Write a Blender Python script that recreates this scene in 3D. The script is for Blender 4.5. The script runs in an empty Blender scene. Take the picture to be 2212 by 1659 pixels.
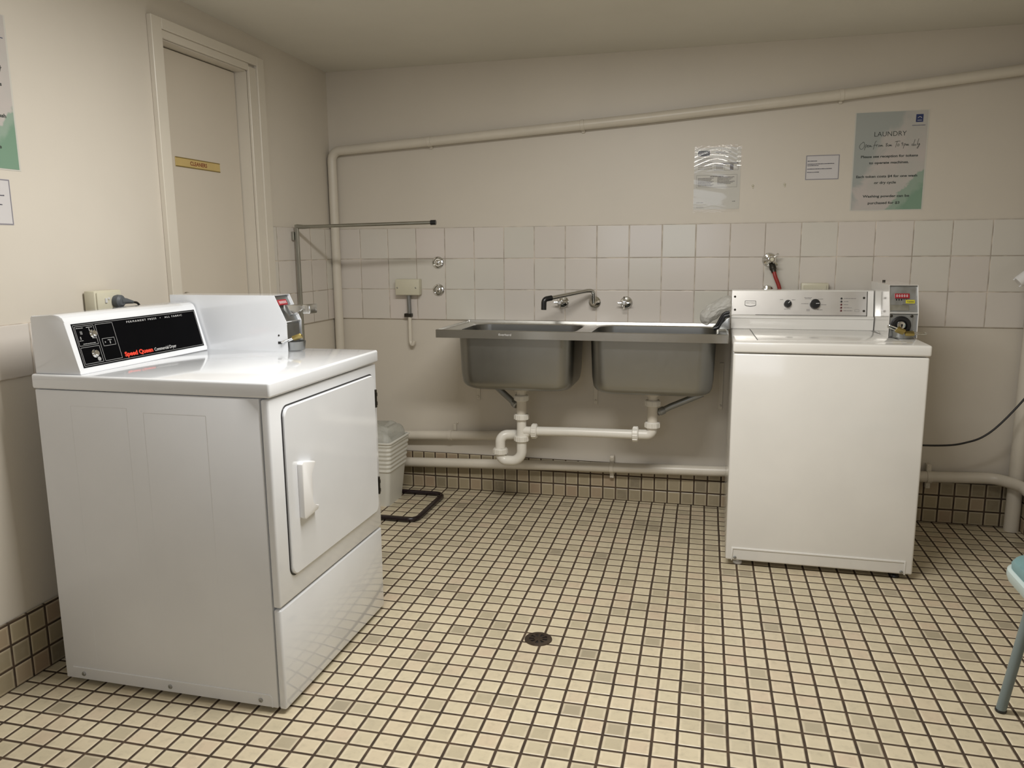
import bpy, bmesh, math, random
from mathutils import Vector, Matrix
random.seed(7)
PI = math.pi
sc = bpy.context.scene
COL = sc.collection

# ------------------------------------------------------------------ mesh helpers
def NB(): return bmesh.new()

def box(bm, x0, x1, y0, y1, z0, z1, bev=0.0, seg=2):
    vs = [bm.verts.new((x, y, z)) for x in (x0, x1) for y in (y0, y1) for z in (z0, z1)]
    f = [(0, 1, 3, 2), (4, 6, 7, 5), (0, 4, 5, 1), (2, 3, 7, 6), (0, 2, 6, 4), (1, 5, 7, 3)]
    fs = [bm.faces.new([vs[i] for i in q]) for q in f]
    if bev > 0:
        es = set(e for fc in fs for e in fc.edges)
        bmesh.ops.bevel(bm, geom=list(es), offset=bev, segments=seg, profile=0.5, affect='EDGES')

def prism(bm, pts, ax, a, b, bev=0.0, seg=2):
    """extrude a 2D polygon along axis ax ('x','y','z') from a to b. pts in the other two axes, in order."""
    def P(p, t):
        if ax == 'x': return (t, p[0], p[1])
        if ax == 'y': return (p[0], t, p[1])
        return (p[0], p[1], t)
    A = [bm.verts.new(P(p, a)) for p in pts]; B = [bm.verts.new(P(p, b)) for p in pts]
    n = len(pts); fs = [bm.faces.new(A), bm.faces.new(B[::-1])]
    for i in range(n):
        j = (i + 1) % n
        fs.append(bm.faces.new((A[i], B[i], B[j], A[j])))
    if bev > 0:
        es = set(e for fc in fs for e in fc.edges)
        bmesh.ops.bevel(bm, geom=list(es), offset=bev, segments=seg, profile=0.5, affect='EDGES')
    return fs

def frame(t):
    t = t.normalized()
    up = Vector((0, 0, 1)) if abs(t.z) < 0.9 else Vector((1, 0, 0))
    u = t.cross(up).normalized(); v = t.cross(u).normalized()
    return u, v

def tube(bm, pts, r, seg=16, closed=False, caps=True):
    pts = [Vector(p) for p in pts]; n = len(pts)
    rs = r if isinstance(r, (list, tuple)) else [r] * n
    rings = []; u = None
    for i, p in enumerate(pts):
        if closed: t = (pts[(i + 1) % n] - pts[i - 1])
        elif i == 0: t = pts[1] - p
        elif i == n - 1: t = p - pts[-2]
        else: t = (pts[i + 1] - p).normalized() + (p - pts[i - 1]).normalized()
        t.normalize()
        if u is None: u, v = frame(t)
        else:
            u = (u - t * u.dot(t)).normalized(); v = t.cross(u)
        rings.append([bm.verts.new(p + rs[i] * (math.cos(a) * u + math.sin(a) * v)) for a in [2 * PI * k / seg for k in range(seg)]])
    m = n if closed else n - 1
    for i in range(m):
        A, B = rings[i], rings[(i + 1) % n]
        off = 0
        if closed and i == n - 1:
            off = min(range(seg), key=lambda o: (A[0].co - B[o].co).length)
        for k in range(seg):
            bm.faces.new((A[k], A[(k + 1) % seg], B[(k + 1 + off) % seg], B[(k + off) % seg]))
    if caps and not closed:
        bm.faces.new(rings[0][::-1]); bm.faces.new(rings[-1])

def cyl(bm, p0, p1, r, seg=24, r2=None):
    tube(bm, [p0, p1], [r, r if r2 is None else r2], seg)

def fillet(pts, rad, n=8):
    pts = [Vector(p) for p in pts]; out = [pts[0]]
    for i in range(1, len(pts) - 1):
        a, b, c = pts[i - 1], pts[i], pts[i + 1]
        rr = rad[i - 1] if isinstance(rad, (list, tuple)) else rad
        d1 = (a - b); d2 = (c - b)
        r = min(rr, d1.length * 0.49, d2.length * 0.49)
        p = b + d1.normalized() * r; q = b + d2.normalized() * r
        k = 0.55
        c1 = p + (b - p) * k; c2 = q + (b - q) * k
        for j in range(n + 1):
            t = j / n
            out.append(p * (1 - t) ** 3 + c1 * 3 * t * (1 - t) ** 2 + c2 * 3 * t * t * (1 - t) + q * t ** 3)
    out.append(pts[-1]); return out

def crom(pts, n=8):
    pts = [Vector(p) for p in pts]; P = [pts[0] * 2 - pts[1]] + pts + [pts[-1] * 2 - pts[-2]]; out = []
    for i in range(1, len(P) - 2):
        for j in range(n):
            t = j / n
            out.append(0.5 * ((2 * P[i]) + (-P[i - 1] + P[i + 1]) * t + (2 * P[i - 1] - 5 * P[i] + 4 * P[i + 1] - P[i + 2]) * t * t + (-P[i - 1] + 3 * P[i] - 3 * P[i + 1] + P[i + 2]) * t ** 3))
    out.append(pts[-1]); return out

def rrect(x0, x1, y0, y1, r, n=6):
    out = []
    for cx, cy, a0 in ((x1 - r, y1 - r, 0), (x0 + r, y1 - r, 90), (x0 + r, y0 + r, 180), (x1 - r, y0 + r, 270)):
        for k in range(n + 1):
            a = math.radians(a0 + 90 * k / n); out.append((cx + r * math.cos(a), cy + r * math.sin(a)))
    return out

def loft(bm, loops, cap0=False, cap1=False):
    R = [[bm.verts.new(p) for p in L] for L in loops]; n = len(R[0])
    for A, B in zip(R, R[1:]):
        for k in range(n): bm.faces.new((A[k], A[(k + 1) % n], B[(k + 1) % n], B[k]))
    if cap0: bm.faces.new(R[0][::-1])
    if cap1: bm.faces.new(R[-1])

def L3(loop, z): return [(x, y, z) for x, y in loop]

def lathe(bm, prof, o, axis, seg=28):
    """prof: (radius, height along axis)"""
    o = Vector(o); t = Vector(axis).normalized(); u, v = frame(t); rings = []
    for r, h in prof:
        r = max(r, 1e-5)
        rings.append([bm.verts.new(o + t * h + r * (math.cos(2 * PI * k / seg) * u + math.sin(2 * PI * k / seg) * v)) for k in range(seg)])
    for A, B in zip(rings, rings[1:]):
        for k in range(seg): bm.faces.new((A[k], A[(k + 1) % seg], B[(k + 1) % seg], B[k]))
    bm.faces.new(rings[0][::-1]); bm.faces.new(rings[-1])

def xf(bm, M): bmesh.ops.transform(bm, matrix=M, verts=bm.verts[:])

ROOT = {}
def obj(name, bm, mat, parent=None, ang=35, M=None, **kw):
    """vertices are in world coordinates (or local ones moved by M); linked as one mesh object"""
    if M is not None: xf(bm, M)
    bmesh.ops.recalc_face_normals(bm, faces=bm.faces[:])
    if parent is None:
        if kw.get('kind') == 'structure': loc = Vector((0, 0, 0))
        else:
            xs = [v.co for v in bm.verts]
            loc = Vector(((min(c.x for c in xs) + max(c.x for c in xs)) / 2, (min(c.y for c in xs) + max(c.y for c in xs)) / 2, min(c.z for c in xs)))
    else: loc = ROOT[parent.name]
    bmesh.ops.translate(bm, verts=bm.verts[:], vec=-loc)
    me = bpy.data.meshes.new(name); bm.to_mesh(me); bm.free()
    for p in me.polygons: p.use_smooth = True
    try: me.set_sharp_from_angle(angle=math.radians(ang))
    except Exception: pass
    for m in (mat if isinstance(mat, (list, tuple)) else [mat]): me.materials.append(m)
    o = bpy.data.objects.new(name, me); COL.objects.link(o)
    if parent is None: o.location = loc
    else: o.parent = parent
    ROOT[o.name] = loc
    for k, v in kw.items(): o[k] = v
    return o

def thing(name, label, cat, loc, group=None):
    o = bpy.data.objects.new(name, None); COL.objects.link(o); o.location = loc; o.empty_display_size = 0.05
    o['label'] = label; o['category'] = cat
    if group: o['group'] = group
    ROOT[o.name] = Vector(loc); return o

def P2(o, u, v, a, b, n=(0, 0, 0), c=0.0):
    return Vector(o) + Vector(u) * a + Vector(v) * b + Vector(n) * c

def quad(bm, o, u, v, a0, a1, b0, b1, n, c, th=0.0004):
    """thin printed patch on a plane, with a real small thickness"""
    o, u, v, n = Vector(o), Vector(u), Vector(v), Vector(n)
    V = [bm.verts.new(o + u * a + v * b + n * d) for d in (c, c + th) for a, b in ((a0, b0), (a1, b0), (a1, b1), (a0, b1))]
    for q in ((3, 2, 1, 0), (4, 5, 6, 7), (0, 1, 5, 4), (1, 2, 6, 5), (2, 3, 7, 6), (3, 0, 4, 7)):
        bm.faces.new([V[i] for i in q])

def text_bm(s, o, u, v, w, h, shear=0.0, bold=0.0, n=None, c=0.0, space=1.0, fit=True):
    """text starting at o, filling width w; h = height of capitals"""
    cu = bpy.data.curves.new('lettering', 'FONT'); cu.body = s; cu.shear = shear; cu.offset = bold; cu.space_character = space
    cu.resolution_u = 3; cu.extrude = 0.01
    to = bpy.data.objects.new('lettering', cu)
    me = bpy.data.meshes.new_from_object(to)
    bm = bmesh.new(); bm.from_mesh(me)
    bpy.data.objects.remove(to); bpy.data.curves.remove(cu); bpy.data.meshes.remove(me)
    xs = [q.co.x for q in bm.verts]
    x0, x1 = min(xs), max(xs)
    sx = w / (x1 - x0) if fit else h / 0.7
    sy = h / 0.7
    u, v = Vector(u).normalized(), Vector(v).normalized(); nn = u.cross(v)
    for q in bm.verts:
        q.co = Vector(o) + u * ((q.co.x - x0) * sx) + v * (q.co.y * sy) + nn * (c + q.co.z * 0.02)
    return bm

def join(bms):
    out = bmesh.new()
    for b in bms:
        me = bpy.data.meshes.new('tmp'); b.to_mesh(me); b.free(); out.from_mesh(me); bpy.data.meshes.remove(me)
    return out

def strokes(paths, o, u, v, n, sx, sy, r, c):
    """pen lettering as thin raised ink ribbons; paths in 0..1 units"""
    bm = NB()
    for p in paths:
        q = crom([P2(o, u, v, a * sx, b * sy, n, c) for a, b in p], 4) if len(p) > 2 else [P2(o, u, v, a * sx, b * sy, n, c) for a, b in p]
        tube(bm, q, r, 5)
    return bm

# ------------------------------------------------------------------ materials
class NT:
    def __init__(s, name):
        s.m = bpy.data.materials.new(name); s.m.use_nodes = True; s.t = s.m.node_tree; s.t.nodes.clear()
        s.out = s.t.nodes.new('ShaderNodeOutputMaterial'); s.b = s.t.nodes.new('ShaderNodeBsdfPrincipled')
        s.t.links.new(s.b.outputs[0], s.out.inputs[0])
        s.tc = s.t.nodes.new('ShaderNodeTexCoord')
    def n(s, typ, **kw):
        x = s.t.nodes.new(typ)
        for k, v in kw.items(): setattr(x, k, v)
        return x
    def set(s, sock, v):
        if hasattr(v, 'is_linked') or isinstance(v, bpy.types.NodeSocket): s.t.links.new(v, sock)
        else: sock.default_value = v
    def math(s, op, a, b=None, c=None, clamp=False):
        x = s.n('ShaderNodeMath', operation=op, use_clamp=clamp); s.set(x.inputs[0], a)
        if b is not None: s.set(x.inputs[1], b)
        if c is not None: s.set(x.inputs[2], c)
        return x.outputs[0]
    def mr(s, v, a, b, c=0.0, d=1.0, smooth=True):
        x = s.n('ShaderNodeMapRange', interpolation_type='SMOOTHSTEP' if smooth else 'LINEAR')
        s.set(x.inputs[0], v)
        for i, q in enumerate((a, b, c, d)): s.set(x.inputs[1 + i], q)
        return x.outputs[0]
    def mix(s, f, a, b, mode='MIX'):
        x = s.n('ShaderNodeMix', data_type='RGBA', blend_type=mode)
        s.set(x.inputs[0], f); s.set(x.inputs[6], a if isinstance(a, bpy.types.NodeSocket) else (*a, 1) if len(a) == 3 else a)
        s.set(x.inputs[7], b if isinstance(b, bpy.types.NodeSocket) else (*b, 1) if len(b) == 3 else b)
        return x.outputs[2]
    def noise(s, scale, detail=3, rough=0.5, vec=None, dist=0.0):
        x = s.n('ShaderNodeTexNoise'); x.inputs['Scale'].default_value = scale; x.inputs['Detail'].default_value = detail
        x.inputs['Roughness'].default_value = rough; x.inputs['Distortion'].default_value = dist
        s.t.links.new(vec if vec is not None else s.tc.outputs['Object'], x.inputs['Vector']); return x.outputs[0]
    def bump(s, h, st=0.2, d=0.001, prev=None):
        x = s.n('ShaderNodeBump'); x.inputs['Strength'].default_value = st; x.inputs['Distance'].default_value = d
        s.t.links.new(h, x.inputs['Height'])
        if prev is not None: s.t.links.new(prev, x.inputs['Normal'])
        return x.outputs[0]
    def fin(s, col=None, rough=None, metal=None, nrm=None, **kw):
        if col is not None: s.set(s.b.inputs['Base Color'], (*col, 1) if isinstance(col, tuple) and len(col) == 3 else col)
        if rough is not None: s.set(s.b.inputs['Roughness'], rough)
        if metal is not None: s.set(s.b.inputs['Metallic'], metal)
        if nrm is not None: s.t.links.new(nrm, s.b.inputs['Normal'])
        for k, v in kw.items(): s.b.inputs[k].default_value = v
        return s.m

def paint(name, col, rough=0.5, var=0.06, scale=3.0, bump=0.15, bs=220, bd=0.0006, **kw):
    t = NT(name)
    f = t.noise(scale, 4, 0.55)
    c2 = tuple(min(1, c * (1 - var)) for c in col)
    col_s = t.mix(t.mr(f, 0.3, 0.7), col, c2)
    nr = t.bump(t.noise(bs, 2), bump, bd) if bump > 0 else None
    return t.fin(col_s, rough, nrm=nr, **kw)

def metalm(name, col, rough=0.25, brushed=None, var=0.15):
    t = NT(name)
    mp = t.n('ShaderNodeMapping'); t.t.links.new(t.tc.outputs['Object'], mp.inputs[0])
    mp.inputs['Scale'].default_value = brushed or (1, 1, 1)
    f = t.noise(60 if brushed else 25, 3, 0.6, vec=mp.outputs[0])
    r = t.mr(f, 0.3, 0.7, rough * (1 - var), rough * (1 + var))
    t.b.inputs['Metallic'].default_value = 1
    return t.fin(col, r, nrm=t.bump(f, 0.01, 0.0002))

def sheetmetal(name, col, rough=0.22, coat=0.4):
    t = NT(name)
    f = t.noise(5, 3); c2 = tuple(c * 0.965 for c in col)
    nr = t.bump(t.noise(180, 2), 0.05, 0.0004)
    nr = t.bump(t.noise(2.2, 1), 0.08, 0.004, nr)
    m = t.fin(t.mix(t.mr(f, 0.35, 0.7), col, c2), rough, nrm=nr)
    t.b.inputs['Coat Weight'].default_value = coat; t.b.inputs['Coat Roughness'].default_value = 0.08
    return m

def tiles(name, ax, pitch, off, g, cols, grout, rough, rot=0.0, piv=(0, 0), bumpd=0.001, edge=0.0, stain=0.0, wav=0.0):
    """ax: two axis letters in object (=world) coordinates"""
    t = NT(name); sx = t.n('ShaderNodeSeparateXYZ'); t.t.links.new(t.tc.outputs['Object'], sx.inputs[0])
    X = {'x': 0, 'y': 1, 'z': 2}
    a = sx.outputs[X[ax[0]]]; b = sx.outputs[X[ax[1]]]
    if wav > 0:   # slightly uneven joints
        wn = t.n('ShaderNodeTexNoise'); wn.inputs['Scale'].default_value = 6; t.t.links.new(t.tc.outputs['Object'], wn.inputs['Vector'])
        sp = t.n('ShaderNodeSeparateColor'); t.t.links.new(wn.outputs['Color'], sp.inputs[0])
        a = t.math('ADD', a, t.math('MULTIPLY', t.math('SUBTRACT', sp.outputs[0], 0.5), wav)); b = t.math('ADD', b, t.math('MULTIPLY', t.math('SUBTRACT', sp.outputs[1], 0.5), wav))
    if rot:
        a1 = t.math('SUBTRACT', a, piv[0]); b1 = t.math('SUBTRACT', b, piv[1])
        a = t.math('ADD', t.math('ADD', t.math('MULTIPLY', a1, math.cos(rot)), t.math('MULTIPLY', b1, math.sin(rot))), piv[0])
        b = t.math('ADD', t.math('SUBTRACT', t.math('MULTIPLY', b1, math.cos(rot)), t.math('MULTIPLY', a1, math.sin(rot))), piv[1])
    u = t.math('DIVIDE', t.math('SUBTRACT', a, off[0]), pitch[0]); v = t.math('DIVIDE', t.math('SUBTRACT', b, off[1]), pitch[1])
    def dist(w, p):
        f = t.math('SUBTRACT', w, t.math('FLOOR', w)); return t.math('MULTIPLY', t.math('MINIMUM', f, t.math('SUBTRACT', 1.0, f)), p)
    d = t.math('MINIMUM', dist(u, pitch[0]), dist(v, pitch[1]))
    mask = t.mr(d, g / 2 - 0.0005, g / 2 + 0.0006)
    h = t.mr(d, g / 2 - 0.001, g / 2 + 0.003)
    cb = t.n('ShaderNodeCombineXYZ'); t.t.links.new(t.math('FLOOR', u), cb.inputs[0]); t.t.links.new(t.math('FLOOR', v), cb.inputs[1])
    wn = t.n('ShaderNodeTexWhiteNoise', noise_dimensions='2D'); t.t.links.new(cb.outputs[0], wn.inputs['Vector'])
    r = t.n('ShaderNodeValToRGB'); r.color_ramp.interpolation = 'LINEAR'
    e = r.color_ramp.elements
    while len(e) < len(cols): e.new(0.5)
    for k, (p, c) in enumerate(cols): e[k].position = p; e[k].color = (*c, 1)
    t.t.links.new(wn.outputs[0], r.inputs[0])
    col = r.outputs[0]
    if edge > 0:
        col = t.mix(t.mr(d, g / 2 + 0.002, g / 2 + 0.009, edge, 0.0), col, (0.80, 0.70, 0.52))
        nz = t.noise(45, 4, 0.6)
        col = t.mix(t.mr(nz, 0.45, 0.75, 0, 0.35), col, (0.36, 0.31, 0.22))
    if stain > 0:
        col = t.mix(t.mr(t.noise(1.6, 5, 0.65), 0.5, 0.75, 0, stain), col, tuple(c * 0.55 for c in cols[0][1]))
    gcol = t.mix(t.mr(t.noise(18, 3), 0.35, 0.7), grout, tuple(c * 1.9 for c in grout))
    c = t.mix(mask, gcol, col)
    ro = t.mr(mask, 0.0, 1.0, 0.85, rough, False)
    nr = t.bump(h, 1.0, bumpd)
    nr = t.bump(t.noise(14, 2), 0.05, 0.003, nr)
    return t.fin(c, ro, nrm=nr)

M = {}
M['wall'] = paint('cream wall paint', (0.66, 0.61, 0.53), 0.42, 0.05, 1.5, 0.25, 60, 0.001)
M['ceil'] = paint('ceiling paint', (0.70, 0.675, 0.60), 0.7, 0.05, 2, 0.2, 90, 0.001)
M['trimp'] = paint('gloss cream trim paint', (0.68, 0.63, 0.54), 0.3, 0.04, 3, 0.05, 80)
M['doorp'] = paint('door paint', (0.64, 0.58, 0.49), 0.4, 0.04, 2, 0.06, 90)
M['pipep'] = paint('painted pipe', (0.68, 0.63, 0.54), 0.32, 0.05, 8, 0.1, 60)
M['pvc'] = paint('white plastic pipe', (0.78, 0.75, 0.68), 0.28, 0.03, 8, 0.03, 90)
WT = [(0.0, (0.635, 0.59, 0.54)), (0.4, (0.665, 0.62, 0.57)), (0.7, (0.635, 0.615, 0.55)), (1.0, (0.66, 0.605, 0.56))]
M['wt_back'] = tiles('back wall glazed tiles', 'xz', (0.152, 0.152), (0.1524, 0.8833), 0.0032, WT, (0.35, 0.305, 0.255), 0.16, bumpd=0.0012)
M['wt_left'] = tiles('left wall glazed tiles', 'yz', (0.152, 0.152), (-0.25, 0.8833), 0.0032, WT, (0.35, 0.305, 0.255), 0.16, bumpd=0.0012)
FT = [(0.0, (0.36, 0.31, 0.22)), (0.05, (0.46, 0.40, 0.28)), (0.20, (0.56, 0.49, 0.345)), (0.60, (0.615, 0.54, 0.385)), (0.85, (0.61, 0.525, 0.375)), (1.0, (0.585, 0.475, 0.345))]
GR = (0.040, 0.025, 0.014)
M['floor'] = tiles('mosaic floor tiles', 'xy', (0.0624, 0.0611), (0.4052, -1.6374), 0.0074, FT, GR, 0.28, rot=0.0114, piv=(0.4052, 0.0), bumpd=0.0016, edge=0.45, stain=0.25, wav=0.0035)
SKT = [(0.0, (0.22, 0.185, 0.125)), (0.3, (0.32, 0.27, 0.18)), (0.7, (0.37, 0.31, 0.205)), (1.0, (0.36, 0.27, 0.185))]
M['sk_back'] = tiles('back skirting tiles', 'xz', (0.06287, 0.064), (0.4052, 0.0), 0.0066, SKT, GR, 0.3, bumpd=0.0016, edge=0.25, wav=0.003)
M['sk_left'] = tiles('side skirting tiles', 'yz', (0.0628, 0.0655), (-2.107, 0.0), 0.0066, SKT, GR, 0.3, bumpd=0.0016, edge=0.25, wav=0.003)
M['enamel'] = sheetmetal('white enamel', (0.765, 0.785, 0.815), 0.12, 0.7)
M['enamels'] = sheetmetal('satin white enamel side sheet', (0.76, 0.775, 0.80), 0.34, 0.12)
M['enamelw'] = sheetmetal('warm white enamel', (0.79, 0.775, 0.74), 0.2, 0.5)
M['enamelg'] = sheetmetal('gloss white enamel', (0.79, 0.775, 0.74), 0.1, 1.0)
M['wplastic'] = paint('white plastic', (0.80, 0.80, 0.80), 0.25, 0.02, 5, 0.02)
M['cplastic'] = paint('ivory plastic', (0.62, 0.59, 0.46), 0.35, 0.04, 12, 0.03)
M['blackpl'] = paint('black plastic', (0.012, 0.012, 0.013), 0.3, 0.2, 20, 0.03)
M['blackpanel'] = paint('black control panel', (0.003, 0.003, 0.0035), 0.5, 0.2, 9, 0.0, **{'Specular IOR Level': 0.02})
M['rubber'] = paint('grey rubber', (0.10, 0.11, 0.12), 0.55, 0.2, 12, 0.1)
M['darktube'] = paint('dark maroon black enamel tube', (0.018, 0.010, 0.012), 0.22, 0.3, 20, 0.0)
M['steel'] = metalm('satin stainless steel', (0.31, 0.31, 0.295), 0.36, var=0.04)
M['steelrim'] = metalm('polished stainless rim', (0.55, 0.545, 0.52), 0.24, var=0.05)
M['chrome'] = metalm('chrome', (0.74, 0.74, 0.72), 0.07)
M['galv'] = metalm('galvanised steel', (0.40, 0.40, 0.36), 0.34)
M['castmetal'] = metalm('cast grey metal', (0.36, 0.37, 0.37), 0.4)
M['brass'] = metalm('dull brass', (0.42, 0.33, 0.12), 0.38)
M['darkmetal'] = metalm('dark metal', (0.07, 0.065, 0.055), 0.4)
M['grate'] = metalm('tarnished brass grate', (0.16, 0.125, 0.10), 0.42)
M['consolesteel'] = metalm('satin console face', (0.64, 0.62, 0.59), 0.36, var=0.03)
M['red'] = paint('red rubber hose', (0.30, 0.02, 0.015), 0.4, 0.2, 30, 0.05)
M['redpl'] = paint('red plastic', (0.35, 0.02, 0.03), 0.3, 0.1, 30, 0.0)
M['redink'] = paint('red print', (0.75, 0.05, 0.02), 0.5, 0.05, 30, 0.0)
M['indred'] = paint('dark red lens', (0.10, 0.012, 0.012), 0.3, 0.1, 30, 0.0)
M['whiteink'] = paint('white print', (0.62, 0.62, 0.62), 0.5, 0.02, 30, 0.0)
M['greyink'] = paint('grey print', (0.32, 0.32, 0.32), 0.5, 0.02, 30, 0.0)
M['ink'] = paint('dark ink', (0.035, 0.045, 0.04), 0.6, 0.05, 30, 0.0)
M['inklight'] = paint('faded ink', (0.20, 0.19, 0.19), 0.6, 0.05, 30, 0.0)
M['noticeink'] = paint('notice ink', (0.06, 0.06, 0.085), 0.6, 0.05, 30, 0.0)
M['slidemetal'] = metalm('coin slide metal', (0.62, 0.62, 0.60), 0.2)
M['blueink'] = paint('blue ink', (0.02, 0.035, 0.13), 0.5, 0.05, 30, 0.0)
M['borderink'] = paint('blue grey border ink', (0.22, 0.21, 0.24), 0.6, 0.05, 30, 0.0)
M['paper'] = paint('white paper', (0.62, 0.60, 0.60), 0.35, 0.03, 6, 0.03, 90)
M['paper2'] = paint('laminated grey white paper', (0.60, 0.585, 0.53), 0.3, 0.05, 9, 0.03, 90)
M['yellow'] = paint('yellow sticker', (0.62, 0.56, 0.03), 0.4, 0.05, 20, 0.0)
M['signgold'] = paint('gold sign plate', (0.60, 0.45, 0.18), 0.35, 0.08, 15, 0.02)
M['signink'] = paint('sign letters', (0.22, 0.05, 0.02), 0.5, 0.02, 20, 0.0)
M['teal'] = paint('teal seat vinyl', (0.15, 0.27, 0.28), 0.42, 0.08, 12, 0.15, 150)
M['tealpl'] = paint('pale seat edging', (0.44, 0.53, 0.52), 0.35, 0.03, 12, 0.02)
M['leg'] = paint('grey blue painted tube', (0.20, 0.25, 0.26), 0.35, 0.05, 12, 0.02)
M['binpl'] = paint('off white bin plastic', (0.72, 0.71, 0.65), 0.38, 0.04, 9, 0.05)
M['black'] = paint('black cable', (0.012, 0.011, 0.012), 0.4, 0.2, 20, 0.0)

def film_mat():
    t = NT('clear plastic sleeve'); gl = t.n('ShaderNodeBsdfGlossy'); gl.inputs['Roughness'].default_value = 0.035
    tr = t.n('ShaderNodeBsdfTransparent'); mx = t.n('ShaderNodeMixShader'); fr = t.n('ShaderNodeFresnel'); fr.inputs[0].default_value = 1.5
    t.t.links.new(t.math('MULTIPLY_ADD', fr.outputs[0], 1.0, 0.0, True), mx.inputs[0])
    t.t.links.new(tr.outputs[0], mx.inputs[1]); t.t.links.new(gl.outputs[0], mx.inputs[2])
    nb = t.bump(t.noise(14, 2), 0.1, 0.001); t.t.links.new(nb, gl.inputs['Normal'])
    t.t.links.new(mx.outputs[0], t.out.inputs[0]); return t.m
M['film'] = film_mat()
def bag_mat(name, a, col):
    t = NT(name)
    nr = t.bump(t.noise(40, 4, 0.7, dist=1.0), 0.6, 0.006)
    m = t.fin(col, 0.18, nrm=nr); 
    tr = t.n('ShaderNodeBsdfTranslucent'); tr.inputs[0].default_value = (*col, 1)
    mx = t.n('ShaderNodeMixShader'); mx.inputs[0].default_value = 0.3
    t.t.links.new(t.b.outputs[0], mx.inputs[1]); t.t.links.new(tr.outputs[0], mx.inputs[2])
    tp = t.n('ShaderNodeBsdfTransparent'); m2 = t.n('ShaderNodeMixShader'); m2.inputs[0].default_value = a
    t.t.links.new(mx.outputs[0], m2.inputs[1]); t.t.links.new(tp.outputs[0], m2.inputs[2]); t.t.links.new(m2.outputs[0], t.out.inputs[0])
    return t.m
M['bag'] = bag_mat('crumpled plastic bag', 0.3, (0.76, 0.75, 0.71))
M['liner'] = bag_mat('bin liner plastic', 0.3, (0.74, 0.74, 0.68))

def poster_mat(name, ax, w, h):
    """water-colour washes printed on the poster; object origin is at the middle of its lower edge"""
    t = NT(name); s = t.n('ShaderNodeSeparateXYZ'); t.t.links.new(t.tc.outputs['Object'], s.inputs[0])
    u = t.math('DIVIDE', s.outputs[0 if ax == 'x' else 1], w); v = t.math('DIVIDE', s.outputs[2], h)
    n1 = t.math('SUBTRACT', t.noise(9, 5, 0.6), 0.5); n2 = t.math('SUBTRACT', t.noise(5, 4, 0.6, dist=0.6), 0.5)
    base = t.mix(t.mr(t.noise(7, 4), 0.35, 0.65), (0.52, 0.475, 0.45), (0.47, 0.46, 0.43))
    # grey-green wash upper left: u small, v between .35 and 1
    a = t.math('ADD', t.math('SUBTRACT', t.math('MULTIPLY', v, 1.2), t.math('MULTIPLY', u, 1.5)), t.math('MULTIPLY', n2, 1.6))
    base = t.mix(t.mr(a, 0.72, 0.98), base, (0.36, 0.385, 0.37))
    # green wash lower right
    b = t.math('ADD', t.math('SUBTRACT', t.math('MULTIPLY', u, 1.6), t.math('MULTIPLY', v, 1.9)), t.math('MULTIPLY', n1, 0.9))
    base = t.mix(t.mr(b, -0.06, 0.0), base, (0.28, 0.37, 0.30))
    base = t.mix(t.mr(b, 0.12, 0.34), base, (0.19, 0.31, 0.225))
    m = t.fin(base, 0.3); t.b.inputs['Coat Weight'].default_value = 0.3; return m
M['poster_x'] = poster_mat('poster print back wall', 'x', 0.28, 0.405)
M['poster_y'] = poster_mat('poster print left wall', 'y', 0.28, 0.41)

# ------------------------------------------------------------------ room shell
XR, YF, ZC = 3.25, -5.0, 2.107
S = dict(kind='structure')
bm = NB(); box(bm, -0.12, XR + 0.12, YF - 0.12, 0.12, -0.08, 0.0); obj('floor', bm, M['floor'], **S)
bm = NB()
prism(bm, [(0.12, ZC - 0.0024), (YF - 0.12, ZC + 0.022 * 5.12), (YF - 0.12, ZC + 0.25), (0.12, ZC + 0.2)], 'x', -0.12, XR + 0.12)
obj('ceiling', bm, M['ceil'], **S)
def under(z): return z
bm = NB(); prism(bm, [(-0.12, 0), (XR + 0.12, 0), (XR + 0.12, ZC), (-0.12, ZC)], 'y', 0.0, 0.12); obj('wall_back', bm, M['wall'], **S)
# left wall with the opening of the cleaners' door
DY0, DY1, DZ = -1.249, -0.708, 1.972
def cz(y): return ZC - 0.022 * y
bm = NB()
prism(bm, [(YF, 0), (DY0, 0), (DY0, cz(DY0)), (YF, cz(YF))], 'x', -0.12, 0)
prism(bm, [(DY1, 0), (0, 0), (0, cz(0)), (DY1, cz(DY1))], 'x', -0.12, 0)
prism(bm, [(DY0, DZ), (DY1, DZ), (DY1, cz(DY1)), (DY0, cz(DY0))], 'x', -0.12, 0)
obj('wall_left', bm, M['wall'], **S)
bm = NB(); prism(bm, [(YF, 0), (0, 0), (0, cz(0)), (YF, cz(YF))], 'x', XR, XR + 0.12); obj('wall_right', bm, M['wall'], **S)
bm = NB(); prism(bm, [(-0.12, 0), (XR + 0.12, 0), (XR + 0.12, cz(YF)), (-0.12, cz(YF))], 'y', YF - 0.12, YF); obj('wall_front', bm, M['wall'], **S)

# glazed tile bands
bm = NB(); box(bm, 0.0, XR, -0.007, 0, 0.8833, 0.8833 + 3 * 0.152, 0.0012, 1); obj('trim_1', bm, M['wt_back'], **S)
bm = NB(); box(bm, 0.0, 0.007, -0.600, -0.0072, 0.8833, 0.8833 + 3 * 0.152, 0.0012, 1); obj('trim_2', bm, M['wt_left'], **S)
bm = NB(); box(bm, 0.0, 0.007, YF, -1.306, 0.8833, 0.8833 + 0.152, 0.0012, 1); obj('trim_3', bm, M['wt_left'], **S)
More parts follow.
